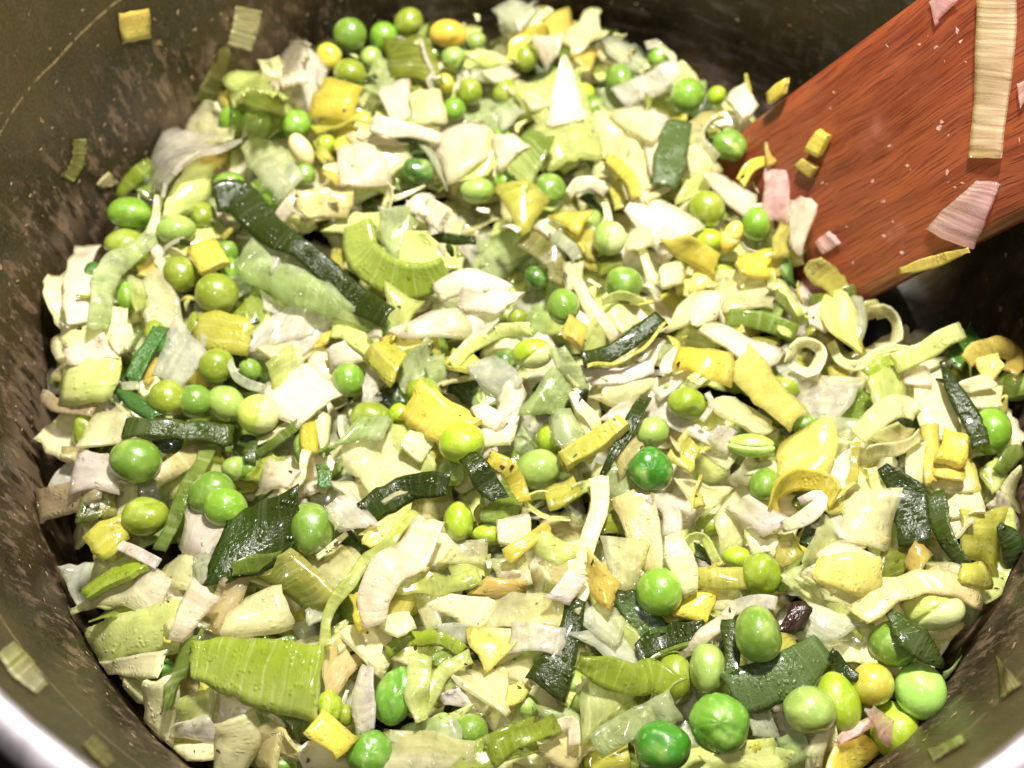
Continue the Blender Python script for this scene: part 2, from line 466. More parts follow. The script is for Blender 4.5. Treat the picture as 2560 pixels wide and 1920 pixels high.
# ------------------------------------------------------------------ what lies where: pieces read off the photograph, region by region
# Q = flat slice by its four corners, S = strip along a line (widths, then points), P = pea (shade, x,y, radii, turn, kind)
# the number after the colour is how high the piece lies on the heap (mm); "!" names the pieces that others are described by
REGION = {'A': (0, 0, 2.5929), 'B': (620, 0, 2.5929), 'C': (1240, 0, 2.5929), 'D': (1860, 0, 2.5929),
          'E': (0, 580, 2.5929), 'F': (620, 580, 2.5929), 'G': (1240, 580, 2.5929), 'H': (1860, 580, 2.5929),  # lowest Lg slice of F is a green reflection shaped as leek
          'I': (0, 1160, 2.1829), 'J': (620, 1160, 2.1829), 'K': (1240, 1160, 2.1829), 'L': (1860, 1160, 2.1829),  # Ot strips on the wall in I, L are green reflections shaped as leek
          'V': (0, 0, .86406)}  # Q O and Q D in K are shaded gaps painted as dark slices
DATA = """
:A
P bright 3 845,1385 145,105 0
P palegreen 1 1140,1490 125,100 0
P olive 0 820,1590 140,110 0
P bright 0 1510,790 88,105 0
P palegreen 1 1660,810 100,98 0 dimple
P olive -1 1320,1400 85,90 0
P green 0 1480,1175 105,62 0
P palegreen -1 1700,1230 90,80 0
Q Yo 0 765,90 965,55 975,245 790,280 on=wall ! ochre square on the pot wall | ochre leek square stuck flat on the brown pot wall
S Ct 0 175,170,160 1610,50 1585,180 1550,310 on=wall ! dim strip up the pot wall | dim see-through leek strip leaning up the dark pot wall
Q P 4 1480,300 1650,320 1760,540 1500,530 b=.15
Q P 5 1500,530 1700,490 1850,690 1650,670 b=.1
S Ot 0 60,130,140 1465,300 1410,480 1320,670 on=wall
Q C 3 1130,790 1400,700 1480,880 1140,910 b=.12
Q Wt 5 915,970 1090,860 1440,905 1040,1160 b=.15 t=.07 ! frosted slice at the pot edge | frosted whitish leek slice bent at the pot edge
Q Yo 1 1180,1090 1440,960 1400,1090 1250,1120
S G 3 130,120,80 760,1275 860,1160 960,1060 cup=.25
Q O -2 980,1200 1130,1120 1140,1240 990,1300
Q P 3 1080,1370 1210,1110 1370,1100 1290,1310 b=.1
S C 3 60 1040,1280 1010,1400 960,1500
Q Yo 3 1440,610 1540,570 1590,650 1480,690
S W 4 35 1440,700 1540,690 1640,680
Q Bw 0 620,1190 700,1110 770,1190 650,1220 on=wall
S Ot 0 90 510,900 500,1050 430,1160 on=wall
:B
P green 3 660,222 110,106 0 smooth
P bright 2 880,235 92,92 0 smooth
P olive 2 1040,146 102,90 0 smooth
P orange 3 1300,222 118,95 0 dimple ! orange-yellow pea | orange-yellow pea at the back of the heap
P yellow 1 525,370 84,88 0 dimple
P palegreen 0 800,375 75,72 0
P olive 3 665,480 110,96 0
P palegreen 1 1330,385 82,86 0 wrinkle
P green -1 1200,345 56,52 0
P yellow -1 1280,540 66,56 0
P olive 1 1435,600 88,84 0
P bright 1 1330,712 82,78 0
P palegreen -1 1480,270 62,60 0
P bright 2 310,805 106,96 0
P dark 1 1100,1115 98,104 0 wrinkle
P palegreen 1 1480,1235 116,88 0
P bright 0 1660,1170 72,60 0
P green 1 370,1130 76,76 0 wrinkle
P lime 0 510,940 68,62 0
P cream 4 345,975 72,118 -28 smooth
Q Wt 4 310,480 400,340 480,430 440,760 b=.15
Q W 4 130,310 310,295 330,500 220,560 b=.15
Q C 5 75,400 200,425 210,520 95,490 t=.2
Q Y 5 500,540 708,592 640,750 428,720 b=.18 ! shiny yellow block near the back peas | shiny thick yellow leek block beside the olive back pea
S Yg 3 70 430,840 550,800 680,775 790,775 cup=.15
S W 6 110,110,90,80 800,790 950,840 1100,855 1240,900 cup=.15 ! long white strip at the back | long white leek strip across the back of the heap
Q W 5 865,580 1030,540 1060,700 960,790 b=.1
Q C 5 1070,620 1230,600 1265,780 1080,800 b=.08
Q O 4 940,320 1130,270 1220,510 960,480 b=.1
S Wt 5 22 1125,275 1160,380 1215,500
Q O 2 960,470 1225,510 1180,610 1080,570
Q Lt 3 760,560 850,430 960,470 900,610
Q O 2 850,690 920,680 940,765 800,740
Q W 6 1210,830 1530,820 1600,960 1320,1120 b=.2 ! broad white leaf at the back | broad smooth white leek leaf in the glare at the back
Q P 4 1540,870 1605,960 1540,1120 1260,1190
Q L 3 1140,940 1230,960 1280,1200 1190,1040
S Wt 3 26 1380,440 1365,510 1345,580
S L 3 90,90,80 1440,475 1540,490 1680,500
Q W 4 1540,470 1660,430 1740,490 1610,525 b=.1
Q P 3 1420,350 1530,335 1720,385 1560,435
S Y 3 70 1690,390 1740,300 1800,230
S Lt 4 130,120 1560,830 1650,760 1770,660
Q W 4 605,1000 800,955 885,1160 650,1215 b=.15
Q Yo 5 488,1140 540,1108 645,1220 560,1212
Q C 3 560,1050 640,1055 655,1200 500,1125
S B 4 185 345,1330 500,1322 665,1335 cup=.1 ! beige striped band at the back | beige leek band with fine cross lines at the back
S W 4 90 190,1430 260,1335 335,1260
S C 3 65,60,60,50 700,1245 810,1195 910,1235 880,1345 r=50
S C 4 40,30,14 940,1285 1050,1250 1150,1205
Q W 6 1035,1300 1195,1292 1180,1420 1030,1375 t=.3
Q W 7 1180,1308 1308,1350 1250,1490 1130,1425 t=.2 ! chunky white block | chunky folded white leek block above the lime crescent
Q L 5 0,1000 150,940 315,1130 180,1245 b=.12
Q Lt 8 890,1420 1085,1380 970,1625 880,1560 b=.1
S D 3 60 1160,1560 1300,1545 1470,1560
Q P 1 530,1490 700,1390 900,1400 680,1510
Q Y 1 570,870 690,840 690,960 580,960
Q Yg 1 420,920 470,890 540,1010 480,1050
S Dk 2 40 400,930 450,1000 510,1060
Q C 2 700,900 900,900 1030,1000 880,1100 b=.1
Q W 2 720,890 860,910 990,960 800,960
:C
P bright 1 1060,370 82,76 0
P green 1 800,515 102,96 0
P bright 4 1240,620 106,116 0
P lime 0 1430,620 60,66 0
P green 4 1515,945 106,112 0 wrinkle ! pea cupped beside the spatula | bright green pea cupped in a pale skin beside the spatula
P olive 4 1365,1355 120,120 0 smooth
P bright 3 1690,1455 96,114 0
P palegreen 4 735,1545 112,116 0 split
P green 1 350,1230 112,106 0
P lime 0 570,600 62,72 0
P green -1 640,690 62,60 0
P green -1 450,370 62,52 0
P olive 0 190,380 82,92 0
P olive 1 60,600 90,92 0
P green 1 620,1430 72,62 0
P lime 2 1370,1560 102,80 0
Q W 6 240,240 420,235 390,340 330,425 b=.1
Q C 4 420,240 640,85 692,310 500,325 b=.12 ! cream sheet at the back edge | large cream leek sheet standing at the back edge
Q Yo 4 490,345 640,325 590,455 505,390
Q Yo 3 330,130 450,80 500,150 380,225
Q L 2 0,60 100,20 240,60 150,190 b=.1
Q W 3 130,130 220,60 242,90 160,192
S Y 2 70 60,390 140,290 240,200 330,175
Q L 3 680,300 810,260 945,380 860,470 b=.1
Q D 0 690,210 780,210 800,275 720,262
Q D 0 830,280 905,290 965,350 900,352
S Wt 5 40 970,305 1060,285 1130,335 1135,400
S Wt 5 150,170,150,120 800,645 950,570 1080,500 1185,440 cup=.15
Q W 6 780,750 960,640 1100,755 1000,885 b=.22 ! cupped white leaf at the back | cupped white leek leaf below the back pea
Q O 8 970,600 1012,640 990,712 958,722
Q W 6 430,450 480,460 545,725 350,765
Q P 4 200,640 450,500 600,770 330,805 b=.1
Q P 5 250,800 600,770 640,1005 365,1045 b=.22 ! glaring pale slice at the back | pale leek slice in full glare at the back
Q C 4 20,510 200,500 400,640 220,685
Q L 4 0,680 150,660 185,725 60,805
Q Gl 5 35,960 220,890 335,965 195,1185 b=.08 f=b ! olive-green square | olive-green ribbed leek square behind the shiny block
Q W 6 0,900 120,880 205,960 30,1065
Q C 4 660,770 800,800 830,1005 660,1115 b=.1
Q C 3 800,810 950,850 1015,1155 860,1260 b=.1
S Y 7 60,80,90,80 700,1035 790,1075 870,1160 905,1280 r=25 cup=.2 ! yellow arc | yellow curved leek arc in front of the cream sheets
S Dg 6 190,200,190,180 1165,800 1150,940 1120,1080 1090,1200 cup=.12 ! glittering grey-green leaf | glittering grey-green leek leaf strip full of droplets
Q W 5 960,900 1060,920 1020,1100 990,1045
S Ct 3 120 1325,790 1300,870 1330,960 1400,1050 r=35
Q B 4 1240,820 1330,750 1450,740 1330,855 b=.1
S C 3 90 1390,800 1510,775 1610,820 1640,940
Q W 6 1490,650 1620,560 1690,690 1590,785 t=.2 ! white chip beside the spatula tip | white leek chip leaning at the corner of the spatula
Q C 3 1260,1000 1330,970 1450,1105 1290,1175
Q W 5 1340,1190 1430,1130 1655,1260 1612,1395 b=.12 ! white slip near the spatula edge | white leek slip above the two peas beside the spatula
S C 5 45,30 970,1315 1060,1260 1145,1200
Q W 4 890,1370 990,1270 1295,1440 1090,1620 b=.15 ! pinkish white sheet | large pinkish white leek sheet below the glittering leaf
S W 6 60,75,75,60 465,1275 535,1200 625,1180 705,1245 r=25 cup=.2
Q Y 6 368,1410 490,1348 605,1370 530,1485 b=.1
Q W 4 250,1480 350,1420 400,1490 330,1525
Q Yg 6 20,1235 200,1180 330,1262 175,1475 b=.15 ! shiny yellow-olive block | shiny yellow-olive leek block with a white glare
S C 3 50 700,1290 715,1360 730,1440
S Yf 2 80 740,1140 790,1250 805,1350
S Dk 1 50 600,1020 640,1130 610,1260
S Dk 1 50 560,1260 630,1310 690,1400
P yellowpale 6 1525,1535 66,112 25 groove
S Y 7 70,70,50 1585,1190 1650,1085 1750,1040 r=20
Q Yf 2 470,1490 630,1500 640,1659 560,1659
Q C 3 880,1480 960,1470 1000,1570 870,1600
Q P 3 1240,1180 1340,1150 1360,1230 1200,1290
:D
Q Y 0 165,600 295,505 280,610 180,680 on=blade t=.15 ! yellow chip on the upper blade edge | yellow leek chip hanging over the upper edge of the spatula blade
Q Y 0 480,845 560,870 500,1022 408,980 on=blade t=.18 ! yellow stick on the blade | yellow leek stick lying on the red-brown spatula blade
Q Yo 0 345,1080 395,1030 490,1090 435,1160 on=blade t=.1
S F 0 235,235,230,220,225 1640,-60 1640,150 1635,400 1605,700 1575,1020 on=blade f=across t=.06 ! long translucent strip on the spatula | long translucent leek strip stuck along the wooden spatula
Q Pk 0 1520,1160 1655,1200 1480,1612 1195,1490 on=blade t=.06 f=a ! pink slip near the lower blade edge | pink see-through leek slip stuck near the lower blade edge
Q Pk 0 1205,20 1260,-40 1410,0 1250,155 on=blade
Q Pk 0 1775,540 1830,515 1850,610 1800,710 on=blade
Q Pk 7 150,1080 250,980 290,1400 140,1400
Q Yo 8 150,960 230,930 240,1015 160,1065
Q W 8 310,1330 452,1360 362,1600 288,1500 b=.1
Q Yf 7 165,1640 270,1400 310,1372 285,1640
Q Pk 0 460,1560 560,1500 640,1580 520,1640 on=blade
:E
P dark -1 605,290 66,98 0
P bright 0 815,425 66,108 0
P olive 2 1170,272 116,120 0 dimple
P olive 4 1405,402 140,136 0 smooth
P green 0 1470,132 82,76 0
P green -1 1590,382 62,66 0
P olive 1 1270,640 60,122 0
P dark 1 1095,760 82,92 0
P olive 3 1400,868 120,112 0 smooth
P green 1 1620,892 72,76 0
P olive 3 1085,1078 122,126 0
P green 4 1265,1098 112,114 0 smooth
P palegreen 4 1465,1118 126,117 0
P split 6 1675,1182 146,132 0 split ! pale split pea | pale yellow split pea at the end of the row of four
P olive 0 550,1290 76,112 0 dimple
P green 5 880,1482 168,146 0 smooth ! big round green pea | big smooth round green pea under the olive band
P palegreen 2 1520,1532 82,84 0
P olive -1 900,190 72,72 0
S Lt 7 110,120,150,150,130,120 1000,20 880,125 760,200 690,300 660,430 640,620 cup=.15 ! pale translucent curl | long pale translucent leek curl along the upper pot edge
S W 3 150,170,160 570,90 500,300 515,575 ! white leaf in the pot wall shade | smooth white leek leaf standing in the shade of the pot wall
Q Pt 4 840,300 930,330 965,460 860,512 b=.15
Q C 2 935,340 1060,322 1190,600 955,592 b=.1
Q W 2 960,80 1060,110 1060,250 1020,205
Q C 2 1070,100 1120,80 1192,150 1130,162
Q Y 6 1213,112 1390,45 1482,205 1300,268 t=.16 b=.08 ! small yellow square | small thick yellow leek square on the left-hand peas
Q L 2 1490,240 1540,190 1592,372 1550,415
S L 3 60 780,1010 830,1000 900,990
Q Yo 1 880,190 960,150 1040,270 900,280
Q G 2 1520,560 1700,380 1752,560 1580,685 b=.1
Q Yg 4 1290,530 1572,572 1560,772 1278,722 b=.15 ! yellow-olive band with a dark fleck | yellow-olive leek band with a dark brown fleck
Q Lw 3 1020,905 1185,650 1312,800 1180,965 b=.1 ! milky leaf beside the olive peas | broad milky leek leaf between the olive peas
Q Lw 3 1180,640 1290,450 1322,640 1300,800 b=.1
S Gd 4 95,100,95 1045,615 950,780 860,935
S Gl 2 60 900,640 860,700 830,790
Q Gd 3 735,1025 870,1060 1030,1135 960,1215 b=.12
Q Dk 3 700,1080 780,940 840,1010 760,1110
S Dk 6 125,120,125,130 812,1270 1000,1262 1250,1285 1500,1320 cup=.08 ! olive-dark band over the big pea | brownish dark green leek band above the big round pea
S Dk 5 80,70 1560,1330 1640,1350 1625,1480
Q Dk 2 1010,1370 1170,1360 1150,1422 1060,1432
Q P 5 462,870 740,820 692,1070 408,1085 f=a b=.2 ! ribbed yellow-green slab at the pot wall | ribbed yellow-green leek slab against the left pot wall
Q W 6 450,770 700,700 742,822 468,852 b=.1
Q C 4 410,690 600,600 712,690 460,782
Q Bw 2 340,945 462,800 465,872 430,972
S Bw 3 80,90,70 275,1060 400,1115 600,1165 cup=.15 ! beige tail in the pot edge shade | beige leek tail reaching into the shade of the pot edge
Q C 3 720,520 812,520 832,742 730,762
Q C 4 690,622 832,620 832,742 760,765
Q W 3 620,1095 700,1075 822,1182 740,1202
Q C 3 632,1200 812,1190 812,1340 602,1402 b=.1
Q Wl 4 540,1420 722,1470 742,1670 478,1665 f=a b=.08 ! lavender white sheet at the pot edge | lavender white ribbed leek sheet at the left pot edge
Q B 2 415,1400 545,1400 525,1475 420,1452
S B 3 110,120,110 1000,1610 1110,1540 1270,1430 r=20 cup=.2
S Lw 6 50,60,70,60 1478,825 1520,930 1600,985 1700,1005
Q Yo 1 930,950 1010,820 1040,900 980,980
Q Y 1 1205,950 1282,918 1335,985 1220,992
Q C 2 880,1000 1000,950 1022,1015 930,1045
Q D 1 1480,620 1600,500 1640,600 1520,700
Q Lt 2 820,690 900,650 930,700 860,790
:F
P bright 4 650,960 113,106 0 smooth
P olive 4 800,1235 152,137 0
P olive 2 1140,1042 118,98 0
P lime 7 1385,1366 146,137 0 dimple ! yellow-green pea below the yellow rectangle | yellow-green pea touching the bright yellow rectangle
P lime 1 980,1180 74,74 0
P palegreen 2 1320,1562 82,92 0
P green 0 345,1400 52,112 0
Q G 2 0,1590 130,1450 252,1492 130,1600 b=.15
Q Wt 3 0,735 200,530 480,430 535,590 b=.15
Q Wt 4 240,600 530,582 400,742 300,832 b=.1
Q C 4 100,762 230,690 392,762 312,852
Q Pt 6 140,855 272,762 335,925 180,1012
Q W 6 70,1010 390,868 548,1033 330,1192 b=.25 f=b ! white striped petal | white striped leek petal curving over dark gaps
S P 5 130,120,110 545,625 660,650 800,785 cup=.15
Q Y 4 405,702 545,640 505,725 430,752
Q W 6 790,660 852,622 852,692 800,692
Q P 4 860,600 942,430 1122,450 1000,632 b=.08 ! pale green slice at the dark strip end | pale yellow-green leek slice by the end of the long dark strip
S W 6 130,150,120,120 1235,390 1380,330 1530,330 1690,400 cup=.2 ! wavy white strip | wavy white leek strip below the dark cluster
Q W 5 1400,490 1440,380 1720,412 1600,515 b=.12
Q Wt 4 1380,562 1612,520 1602,602 1440,692
Q W 6 980,662 1220,522 1372,560 1375,672 b=.15 ! pointed white leaf | pointed white leek leaf above the yellow ribbed strips
Q Yp 3 890,692 1142,650 1112,742 960,782
Q Yg 6 790,822 902,722 1002,832 922,962 f=b b=.1
Q Yo 4 862,682 962,640 932,702 882,722
Q Lt 3 910,952 1132,750 1172,900 1010,1072 f=b ! sheer striped slice | sheer striped leek slice above the bright yellow rectangle
Q Lt 4 1170,822 1272,810 1272,962 1190,982
Q Yf 1 1110,652 1222,660 1232,802 1150,742
S P 5 70,90,90,80 1330,845 1470,725 1640,650 1815,630 cup=.15 r=15 ! pale arched strip | pale yellow-green arched leek strip over the cracked pea
Q Yg 5 1290,832 1352,772 1475,852 1388,912
Q Lw 4 1450,882 1612,810 1742,962 1620,1062 b=.08
Q Lg 2 1470,1062 1622,1000 1702,1042 1500,1132
Q W 5 1450,1162 1532,1120 1682,1212 1602,1312 t=.15
Q W 4 1530,1382 1520,1290 1722,1172 1692,1372
Q W 3 1620,1092 1752,972 1792,1042 1692,1222
Q C 3 1260,992 1332,930 1472,942 1300,982
Q Y 7 988,1202 1160,1010 1485,1222 1250,1372 f=a b=.2 t=.12 ! bright yellow rectangle | largest bright yellow leek rectangle in the middle of the heap
Q D 2 840,1082 952,1010 1012,1102 880,1142
Q Wt 3 750,1092 792,850 852,902 832,1092
Q P 2 910,1142 1002,1110 1035,1152 940,1182
Q Lg 10 632,1352 742,1210 888,1230 842,1332 b=.1
Q C 6 608,1450 870,1290 1112,1592 880,1720 b=.12 ! broad cream sheet | broad cream leek sheet below the bright yellow rectangle
Q P 5 870,1292 1080,1260 1215,1522 1090,1592 b=.1
Q C 8 1010,1392 1062,1310 1175,1360 1122,1472
S D 10 130,150,150,120 1420,1450 1490,1540 1560,1640 1640,1740 ! dark tongue over the yellow-green pea | dark green leek tongue lying against the yellow-green pea
S Y 7 90,110,110,80 1570,1470 1680,1530 1740,1620 1790,1740 cup=.2 ! yellow curve with a brown fleck | curved yellow leek strip with a dark brown fleck
Q W 4 1530,1432 1602,1395 1615,1428 1540,1452
Q Y 4 360,1270 430,1240 452,1402 380,1422
Q C 3 440,1182 532,1220 522,1382 460,1432 b=.15
S Gl 4 45 470,1450 530,1410 590,1450 570,1560 r=60
S Gd 3 80 470,1500 490,1580 500,1659
S W 4 35 595,1190 605,1280 635,1350
Q W 4 150,1482 302,1560 240,1642 40,1659 b=.1
S C 4 60,50,60 400,1430 350,1560 290,1700
S B 4 45 20,1400 150,1315 290,1225 425,1155
S Gl 5 45,55,50 30,1455 200,1345 330,1245 430,1165
Q Lg 5 30,312 200,112 720,482 842,622 f=a b=.15 ! long sheer green leaf | long sheer pale green leek leaf under the dark strip
Q Wt 6 55,170 140,92 232,142 180,285 t=.2
Q P 2 0,420 90,350 130,560 0,650
Q Wt 3 100,420 200,470 220,540 110,500
S Yf 1 120 600,100 590,180 620,240
S C 3 60 640,190 760,290 900,380 1000,450
S Dk 2 60,60,40 560,1040 650,1020 670,1110
Q C 3 380,780 480,740 560,870 480,950 b=.1
Q W 4 530,760 640,730 740,820 560,880 b=.1
:G
P green 4 435,482 107,117 0 dimple
P green 2 830,332 122,112 0 dimple
P brownish 3 1240,1112 122,107 0 dimple
P palegreen 3 1010,1302 102,112 0
P vivid 5 1000,1542 147,147 0 wrinkle ! vivid green wrinkled pea | vivid dark green wrinkled pea in the middle right
P bean 6 1655,1386 152,78 4 groove ! pale bean-shaped pea half | long pale bean-shaped pea half in the middle right
P lime 1 350,1332 94,94 0
P lime 4 235,790 130,102 0 split ! cracked yellow-green pea | cracked yellow-green pea under the pale arched strip
P dark 0 60,842 84,82 0
P palegreen 3 270,1542 147,132 0
P olive 0 140,562 68,62 0
P dark -1 260,300 82,72 0
S D 9 110,120,110,115,130 560,830 690,800 820,740 940,650 1075,555 cup=.12 ! dark glossy strip | dark glossy green leek strip lying in the middle
S Yg 9 22 600,870 760,855 930,760 1090,590
Q Yo 7 425,692 468,540 592,612 552,752 t=.1 ! yellow-orange square | yellow-orange leek square at the end of the dark glossy strip
Q P 5 560,752 602,600 692,720 632,762
S W 5 80,100,110,90 530,330 600,470 680,580 765,685 cup=.15 ! speckled white strip | speckled white leek strip between two green peas
S P 5 45 690,450 800,415 930,450 1010,520 r=40
Q P 3 670,502 782,470 912,582 810,642 b=.1
S Wl 6 110,120,100,90 550,915 680,940 820,930 1010,880 f=across cup=.15 ! lavender ribbed strip | lavender white ribbed leek strip beneath the dark glossy strip
Q C 4 450,222 562,210 540,342 470,352
S C 3 60 930,100 985,230 1045,345
Q W 4 910,802 982,700 1082,722 1002,862 b=.12
Q Lg 7 138,1195 370,870 502,1012 420,1172 b=.12 t=.1 ! pale green wedge | pale green leek wedge in the centre of the heap
Q Lt 6 375,802 462,785 592,1002 470,992
S C 7 60,90,80 495,1050 560,1150 650,1275 t=.25 ! cream shoot | cream leek shoot between the pale wedge and the dark blade
Q C 5 500,922 562,920 582,992 510,1012
Q Lt 8 373,1222 470,1180 555,1312 448,1382 ! small sheer green square | small sheer pale green leek square right of the pale shoot
S Yg 8 130,125,120 430,1480 620,1370 825,1225 t=.25 ! yellow-olive stick | thick yellow-olive leek stick in the centre
S D 7 70,100,90,50,24 965,1080 895,1200 830,1320 760,1430 690,1565 ! dark pointed blade | dark pointed leek blade behind the yellow-olive stick
Q C 4 640,1052 832,960 975,972 880,1152 b=.15
Q W 4 690,1222 802,1130 882,1130 812,1232
Q B 5 780,1402 882,1320 922,1402 790,1562 b=.1
Q W 4 1000,962 1162,940 1265,920 1080,1072 b=.1
Q W 5 1085,782 1152,758 1132,902 1080,912
S Y 7 160,180,200,190 1180,830 1270,820 1390,850 1510,900 cup=.2 ! yellow curled band | thick yellow curled leek band on the right of the middle
Q Yp 6 1148,862 1200,758 1275,792 1262,902
Q Yp 7 1530,900 1640,840 1960,1122 1870,1222 b=.15 ! pale yellow oblong | long pale yellow leek slice in the bright patch on the right
Q W 4 1400,640 1562,602 1820,762 1640,852 b=.1
Q C 6 1300,432 1432,420 1402,570 1298,576
Q Wt 5 1428,410 1472,430 1462,592 1438,562
Q C 3 1200,482 1312,380 1302,562 1120,582
Q Ct 3 1460,282 1732,270 1742,472 1490,492 b=.12
S Gl 4 100,110,110 1500,560 1650,565 1815,605 1930,660 cup=.15
Q O 2 1640,722 1702,680 1822,672 1780,762
Q C 4 1420,1132 1562,1090 1762,1212 1702,1302 b=.12
Q Wl 5 1388,1342 1450,1270 1545,1312 1490,1422
Q C 3 1350,1432 1482,1400 1535,1452 1500,1522
Q Wt 2 930,1172 1062,1110 1392,1312 1360,1372
Q Yf 4 1108,1462 1230,1345 1295,1402 1262,1535 b=.08 f=a ! small mustard fan | small mustard leek fan right of the vivid pea
S Wt 5 40 1360,1040 1395,1120 1340,1225
Q Y 5 1095,60 1250,50 1422,142 1390,262 b=.2 ! yellow roll near the spatula | yellow leek roll below the olive pea near the spatula
Q C 6 1060,252 1192,210 1202,332 1090,352 t=.2
Q Yp 3 1180,250 1400,240 1400,350 1200,360
S Ot 3 150,160,130,110 190,30 330,120 400,230 380,330 cup=.1
S L 4 90 360,20 460,80 535,180
Q Yf 2 460,30 632,20 642,182 580,212
Q Y 5 1600,170 1800,150 1810,270 1620,260
Q P 2 0,420 60,330 130,420 40,500
Q C 2 560,1320 640,1400 600,1480 500,1430
Q O 1 680,180 800,120 830,220 700,260
S C 2 70 880,760 850,830 700,870
Q C 3 660,1520 780,1560 700,1660 640,1640
Q Lt 3 1120,1000 1220,960 1300,1000 1180,1060
:H
P bright 4 1600,1292 126,152 0 ! bright pea behind the dark leaf blade | bright green pea tucked behind the dark leaf blade on the right
P palegreen 2 1740,1002 102,112 0 wrinkle
P green 1 390,1242 102,62 0
Q Gl 2 100,532 182,475 252,502 210,552
Q Gd 4 190,150 272,160 332,322 260,292
S P 4 60,70,70 160,270 215,390 400,595 r=50
Q P 4 230,332 292,360 372,502 330,522
Q Yf 5 420,272 462,218 692,312 560,392 b=.1
S Gl 5 60 430,440 540,415 700,385
Q Yp 6 520,462 662,440 742,742 560,682 f=b b=.12 ! fluted pale slab | fluted pale yellow leek slab below the spatula tip
Q W 5 430,492 532,460 542,642 440,602
Q L 6 660,442 762,430 792,562 750,742 f=b
S C 4 55 835,530 930,510 990,590 980,700 850,725 r=55 ! thin cream hoop | thin cream leek hoop standing against the dark pot wall
Q B 3 760,502 852,460 882,512 790,562
S C 5 50,50,60,60,45,30 560,720 620,830 720,862 830,795 940,755 1060,750 r=25
S C 6 65 300,825 330,735 430,722 500,785 450,905 370,905 310,865 r=55 ! small cream curl | small cream leek curl rolled into a loop
Q Yf 3 560,862 722,850 712,942 580,932
S P 7 130,120,110,110 985,845 1130,790 1280,700 1395,645 cup=.12 t=.12 ! pale green bar | pale green leek bar at the right end of the heap
Q Gl 6 1285,655 1390,602 1412,682 1335,742 t=.12
Q Gd 3 1330,802 1480,620 1502,722 1420,852 b=.1
S G 4 150,170,150 790,920 900,860 1000,830 cup=.25
Q P 4 830,972 1002,900 1012,1062 880,1122 b=.15
Q W 5 1040,902 1152,880 1202,972 1060,962
S Yo 8 110,130,140,120,90 1440,850 1530,765 1650,745 1755,800 1730,920 cup=.2 ! orange-yellow curl | orange-yellow leek curl at the far right pot edge
Q Yp 7 1510,832 1622,800 1662,892 1560,962 b=.1
Q C 6 1400,982 1542,930 1622,1002 1470,1042
Q C 5 1500,982 1642,970 1612,1142 1470,1112
S D 9 24,80,120,140,120 1285,850 1350,990 1425,1120 1490,1260 1540,1390 ! dark leaf blade on the right | dark green pointed leek blade beside the bright pea on the right
Q Y 9 1290,1285 1452,1332 1415,1528 1253,1470 t=.14 ! yellow square beside the dark blade | bright yellow leek square beside the dark leaf blade on the right
Q Yo 7 1240,1492 1392,1530 1362,1582 1250,1562
Q C 4 1130,1002 1292,960 1392,1292 1180,1292 b=.12 ! cream fold beside the dark blade | broad cream leek fold left of the dark leaf blade
S C 4 150,180,170,120 740,1325 860,1210 1000,1130 1130,1180 cup=.15
S C 6 80,70,70 820,1435 980,1400 1150,1330 r=35
Q B 5 850,1340 960,1270 1080,1290 1000,1400 b=.1
Q Yo 5 1170,1302 1252,1290 1242,1562 1180,1602
Q C 4 1240,1562 1442,1562 1452,1659 1250,1659
Q L 4 500,1192 742,1230 692,1342 560,1292 b=.1
Q Wt 3 300,952 702,970 582,1202 300,1192 b=.12 ! wide sheer white leaf | wide sheer white leek leaf right of the pale yellow oblong
Q Yp 6 300,1332 560,1310 500,1575 248,1562 b=.28 f=b ! pale yellow curled slice | pale yellow curled leek slice near the bean-shaped pea half
Q C 3 40,1562 152,1490 252,1522 230,1572
Q W 4 520,1532 682,1450 682,1642 552,1659 b=.15
S Yf 5 60 725,1370 705,1500 680,1659
S C 5 70 835,1530 880,1659 920,1740
S Gl 5 90,90,60 1640,1560 1720,1470 1810,1420 r=35
S C 3 110 1690,1230 1745,1350 1690,1470
Q Yf 4 1618,1092 1702,1068 1692,1162 1610,1142
Q P 3 1560,1560 1640,1480 1700,1600 1600,1680
Q C 3 1080,1420 1180,1400 1180,1600 1060,1600
:I
P green 4 1155,165 122,132 0 ! paired pea with a darker one on it | green pea with a second pea pressed onto it, left of centre
P bright 5 1235,242 112,120 0
P olive 3 790,287 124,107 0 dimple ! olive pea beside the lavender sheet | olive pea under the lavender white sheet
P dark 0 880,1125 90,68 0
P dark -1 870,722 62,52 0
Q Bw 2 235,152 432,100 492,192 260,292 b=.1
Q Od 1 440,292 490,160 612,150 612,262
Q Yg 4 490,392 652,290 692,402 568,492 f=a ! small ribbed yellow chunk | small ribbed yellow-olive leek chunk at the left pot edge
S Wl 6 62 650,440 750,490 865,545 ! lavender stick | little lavender white leek stick at the left pot edge
Q Wl 4 988,422 1050,260 1205,372 1130,502 b=.08
Q C 3 870,642 1010,450 1072,502 1050,682 b=.12
Q L 5 1060,522 1132,500 1162,622 1060,642
Q G 5 438,692 732,510 802,582 508,738 f=a t=.1 ! lime ribbed slab | lime ribbed leek slab at the lower left pot edge
Q W 4 520,722 802,582 882,632 820,802 b=.1
Q G 2 570,822 742,742 772,802 560,872
S C 3 50,50,30 650,740 500,772 350,802
Q P 5 470,922 932,780 942,1002 478,1092 b=.2 ! wide pale band at the lower pot edge | wide pale yellow-green leek band at the lower left pot edge
Q C 4 500,1102 862,1030 852,1142 560,1132
S W 8 200,170,110,90 1135,680 1060,790 1010,880 970,970 cup=.2 ! curled white tongue | curled white leek tongue above the big lime band
Q T 4 1130,802 1222,660 1335,640 1250,935 b=.15
Q C 5 1265,930 1330,770 1500,695 1560,880 b=.3 ! glossy cream bulge | glossy bulging cream leek layer behind the big lime band
